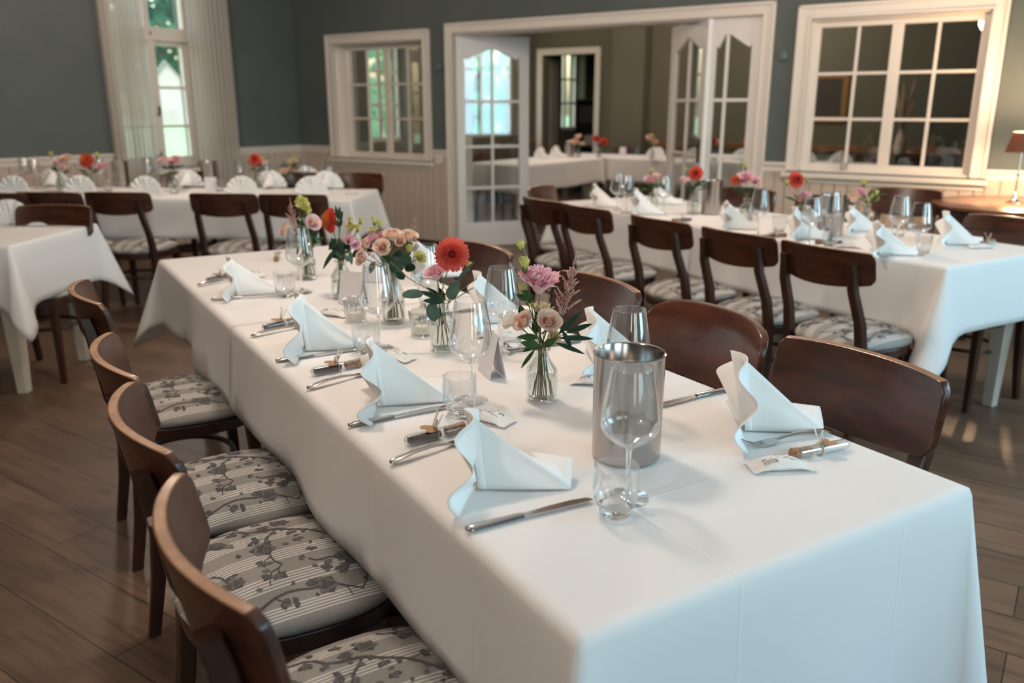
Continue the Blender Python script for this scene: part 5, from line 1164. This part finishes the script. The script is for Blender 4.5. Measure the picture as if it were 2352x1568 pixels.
for px, where, it in [((1328, 362), 'the peach bunch beside the far room cooler', [('peach_rose', 1320, 326, .05), ('cream_lisianthus', 1335, 330, .04), ('peach_rose', 1328, 314, .04)]), ((1376, 362), 'the coral dahlias of the far room', [('coral_dahlia', 1370, 318, .05), ('coral_dahlia', 1388, 326, .05)]), ((1497, 366), 'the peach bunch of the far room', [('peach_rose', 1491, 318, .05), ('peach_rose', 1502, 326, .05), ('cream_lisianthus', 1496, 312, .03)]), ((1640, 372), 'the coral bunch behind the door edge', [('coral_dahlia', 1637, 322, .05), ('peach_rose', 1648, 326, .045)]), ((1716, 374), 'the coral dahlia behind the closed leaf', [('coral_dahlia', 1716, 328, .055), ('pale_rose', 1722, 345, .03)])]:
    small_bunch(px, where, it, z=.7545)
CARD(RM(-5.18, 10.12, .7545), RZ+PI/2, 'white card standing in the corner of the far room tables', 'folded table cards')
G = 'chairs in the far room'
for u, n, d, lab in [(-6.22, 8.4, UD, 'dark chair of the far room behind the open leaf'), (-6.22, 9.2, UD, 'dark chair of the far room beside the hall door'), (-5.4, 10.68, -ND, 'dark chair of the far room against the pier'), (-4.4, 10.68, -ND, 'dark chair of the far room behind the peach bunch'), (-3.4, 10.68, -ND, 'dark chair of the far room behind the closed leaf'), (-2.15, 10.68, -ND, 'dark chair of the far room seen through the large window')]: p = RM(u, n, 0); chair('plain', (p.x, p.y, 0), d, lab, G)
mb = MB(); x0, x1, z0, z1, y = -3.30, -2.66, 1.18, 1.78, N_R
t = thing('framed_picture', 'dark painting in a gold frame on the far room wall', 'picture', RM(0, 0, 0)); t.rotation_euler = (0, 0, RZ)
mb.box(x0, x1, y-.03, y-.001, z0, z0+.07); mb.box(x0, x1, y-.03, y-.001, z1-.07, z1); mb.box(x0, x0+.07, y-.03, y-.001, z0, z1); mb.box(x1-.07, x1, y-.03, y-.001, z0, z1); mb.build('frame', 'gold_frame', t, smooth=0, bevel=.008)
mb = MB(); mb.box(x0+.06, x1-.06, y-.016, y-.004, z0+.06, z1-.06); mb.build('canvas', 'canvas_dark', t, smooth=0)
t = thing('sideboard', 'low dark sideboard in the far room beneath the pampas vase', 'sideboard', RM(-1.55, N_R-.26, 0), RZ); mb = MB(); mb.box(-.6, .6, -.22, .22, .08, .80); mb.build('body', 'dark_wood', t, smooth=0, bevel=.006)
for s in (-1, 1): mb = MB(); mb.box(s*.3-.27, s*.3+.27, -.235, -.22, .12, .76); d_ = mb.build('door', 'dark_wood', t, smooth=0, bevel=.004); mb = MB(); mb.lathe([(.001, -.012), (.012, 0), (.001, .012)], 10, 0, (s*.06, -.245, .46)); mb.build('knob', 'chrome', d_)
mb = MB(); mb.box(-.63, .63, -.25, .23, .80, .83); mb.build('top', 'dark_wood', t, smooth=0, bevel=.004)
t = thing('pampas_vase', 'tall vase of dried pampas grass seen through the large window', 'vase', RM(-1.95, N_R-.30, .832)); lathe_obj('body', [(.001, 0), (.05, 0), (.07, .08), (.05, .2), (.03, .26), (.035, .28), (.028, .28), (.024, .24), (.001, .2)], 'plaster', t, 24, smooth=40)
for k in range(5):
    a = k*1.3; tip = Vector((.10*cos(a), .10*sin(a), .62+.06*k)); mb = MB(); mb.tube([(0, 0, .2), tip*.6+Vector((0, 0, .1)), tip], [.003, .018, .004], 6); mb.build('plume', 'pampas', t, smooth=180)
t = thing('tealight_glass', 'small glass tealight holder on the ledge of the large window', 'candle', RM(T0+3.72, N_F+.03, .918)); lathe_obj('holder', [(.001, 0), (.026, 0), (.032, .055), (.03, .055), (.024, .006), (.001, .005)], 'candle_glass', t, 24, smooth=60); lathe_obj('candle', [(.001, .006), (.019, .006), (.019, .018), (.001, .018)], 'wax', t, 16, smooth=40)
t = thing('pillar_candle', 'thick cream pillar candle behind the panes of the small window', 'candle', RM(T0-.46, N_F+.215, .863)); lathe_obj('wax', [(.001, 0), (.03, 0), (.03, .125), (.026, .13), (.001, .127)], 'wax', t, 24, smooth=40); mb = MB(); mb.tube([(0, 0, .127), (0, 0, .14)], .001, 5); mb.build('wick', 'black_metal', t)
t = thing('shelf_unit', 'black shelf unit standing in the hall behind the far door', 'shelf', RM(-7.02, 12.6, 0), RZ+.3); mb = MB()
for x in (-.26, .24): mb.box(x, x+.02, -.18, .18, 0, 1.50)
mb.box(-.26, .26, .16, .18, 0, 1.5)
for z in (.02, .35, .72, 1.05, 1.48): mb.box(-.26, .26, -.18, .18, z, z+.02)
mb.build('frame', 'black_plastic', t, smooth=0); mb = MB(); mb.box(-.22, .22, -.17, .14, 1.10, 1.40); mb.build('screen', 'black_plastic', t, bevel=.01); mb = MB(); mb.box(-.12, .14, -.15, .1, .76, .92); mb.build('box', 'plaster', t, bevel=.01)

# ---- outdoors, beyond the windows of the side wall
mb = MB(); mb.box(-140, U_L-.32, -30, 150, -.5, -.35); o = mb.build('lawn', 'lawn_grass', smooth=0); o.rotation_euler = (0, 0, RZ); o['kind'] = 'structure'
def tree(p, h, r, lab, n=420, seed=1, mt='tree_leaf'):
    r_ = random.Random(seed); t = thing('tree', lab, 'tree', p, 0, 'trees in the garden'); mb = MB(); mb.tube([(0, 0, 0), (r*.05, 0, h*.4), (0, r*.05, h*.8)], [r*.10, r*.07, r*.02], 8); mb.build('trunk', 'bark', t)
    mb = MB()
    for k in range(n):
        d = Vector((r_.gauss(0, 1), r_.gauss(0, 1), r_.gauss(0, 1))).normalized()*r_.uniform(.45, 1)**.5; c = Vector((d.x*r, d.y*r, h*.58+d.z*h*.42)); s = r*r_.uniform(.10, .2)
        a = Vector((r_.uniform(-1, 1), r_.uniform(-1, 1), r_.uniform(-1, 1))).normalized(); b = a.cross(d).normalized() if abs(a.dot(d)) < .95 else Vector((0, 0, 1)); mb.add([c-a*s, c+b*s*.6, c+a*s, c-b*s*.6], [(0, 1, 2, 3)])
    mb.build('crown', mt, t, smooth=0)
for k, (x, y, h, r) in enumerate([(-44, 104, 17, 6.5), (-34, 122, 21, 8), (-58, 112, 19, 7), (-51, 128, 24, 8), (-28.5, 101, 15, 5.5)]): tree(Vector((x, y, -.35)), h, r, ['broad garden tree straight behind the white house', 'tall garden tree beside the white house', 'garden tree at the outer side of the window view', 'tallest garden tree rising above the others', 'low garden tree hidden by the curtain'][k], seed=k)
t = thing('garden_house', 'white gabled house beyond the lawn, seen through the garden window', 'house', Vector((-35.6, 90, -.35)), .38)
mb = MB(); mb.prism([(-2.2, 0), (2.2, 0), (2.2, 3.4), (0, 6.1), (-2.2, 3.4)], 0, 7); mb.build('wall', 'house_wall', t, smooth=0); mb = MB(); 
for s in (-1, 1): mb.add([(0, -.3, 6.35), (s*2.6, -.3, 3.1), (s*2.6, 7.3, 3.1), (0, 7.3, 6.35), (0, -.3, 6.15), (s*2.6, -.3, 2.9), (s*2.6, 7.3, 2.9), (0, 7.3, 6.15)], [(0, 1, 2, 3), (7, 6, 5, 4), (0, 4, 5, 1), (1, 5, 6, 2), (2, 6, 7, 3)])
mb.build('roof', 'house_roof', t, smooth=0); mb = MB(); mb.box(-.7, .7, -.03, .02, .2, 1.5); mb.build('door', 'house_roof', t, smooth=0)
for k, (u, n, h, r) in enumerate([(-11.4, 12.4, 5.0, 1.6), (-12.5, 16.6, 4.6, 1.8)]): tree(RM(u, n, -.35), h, r, ['bush outside, seen through the small window', 'bush outside, seen through the open glazed leaf'][k], 380, 20+k, 'bush_leaf')
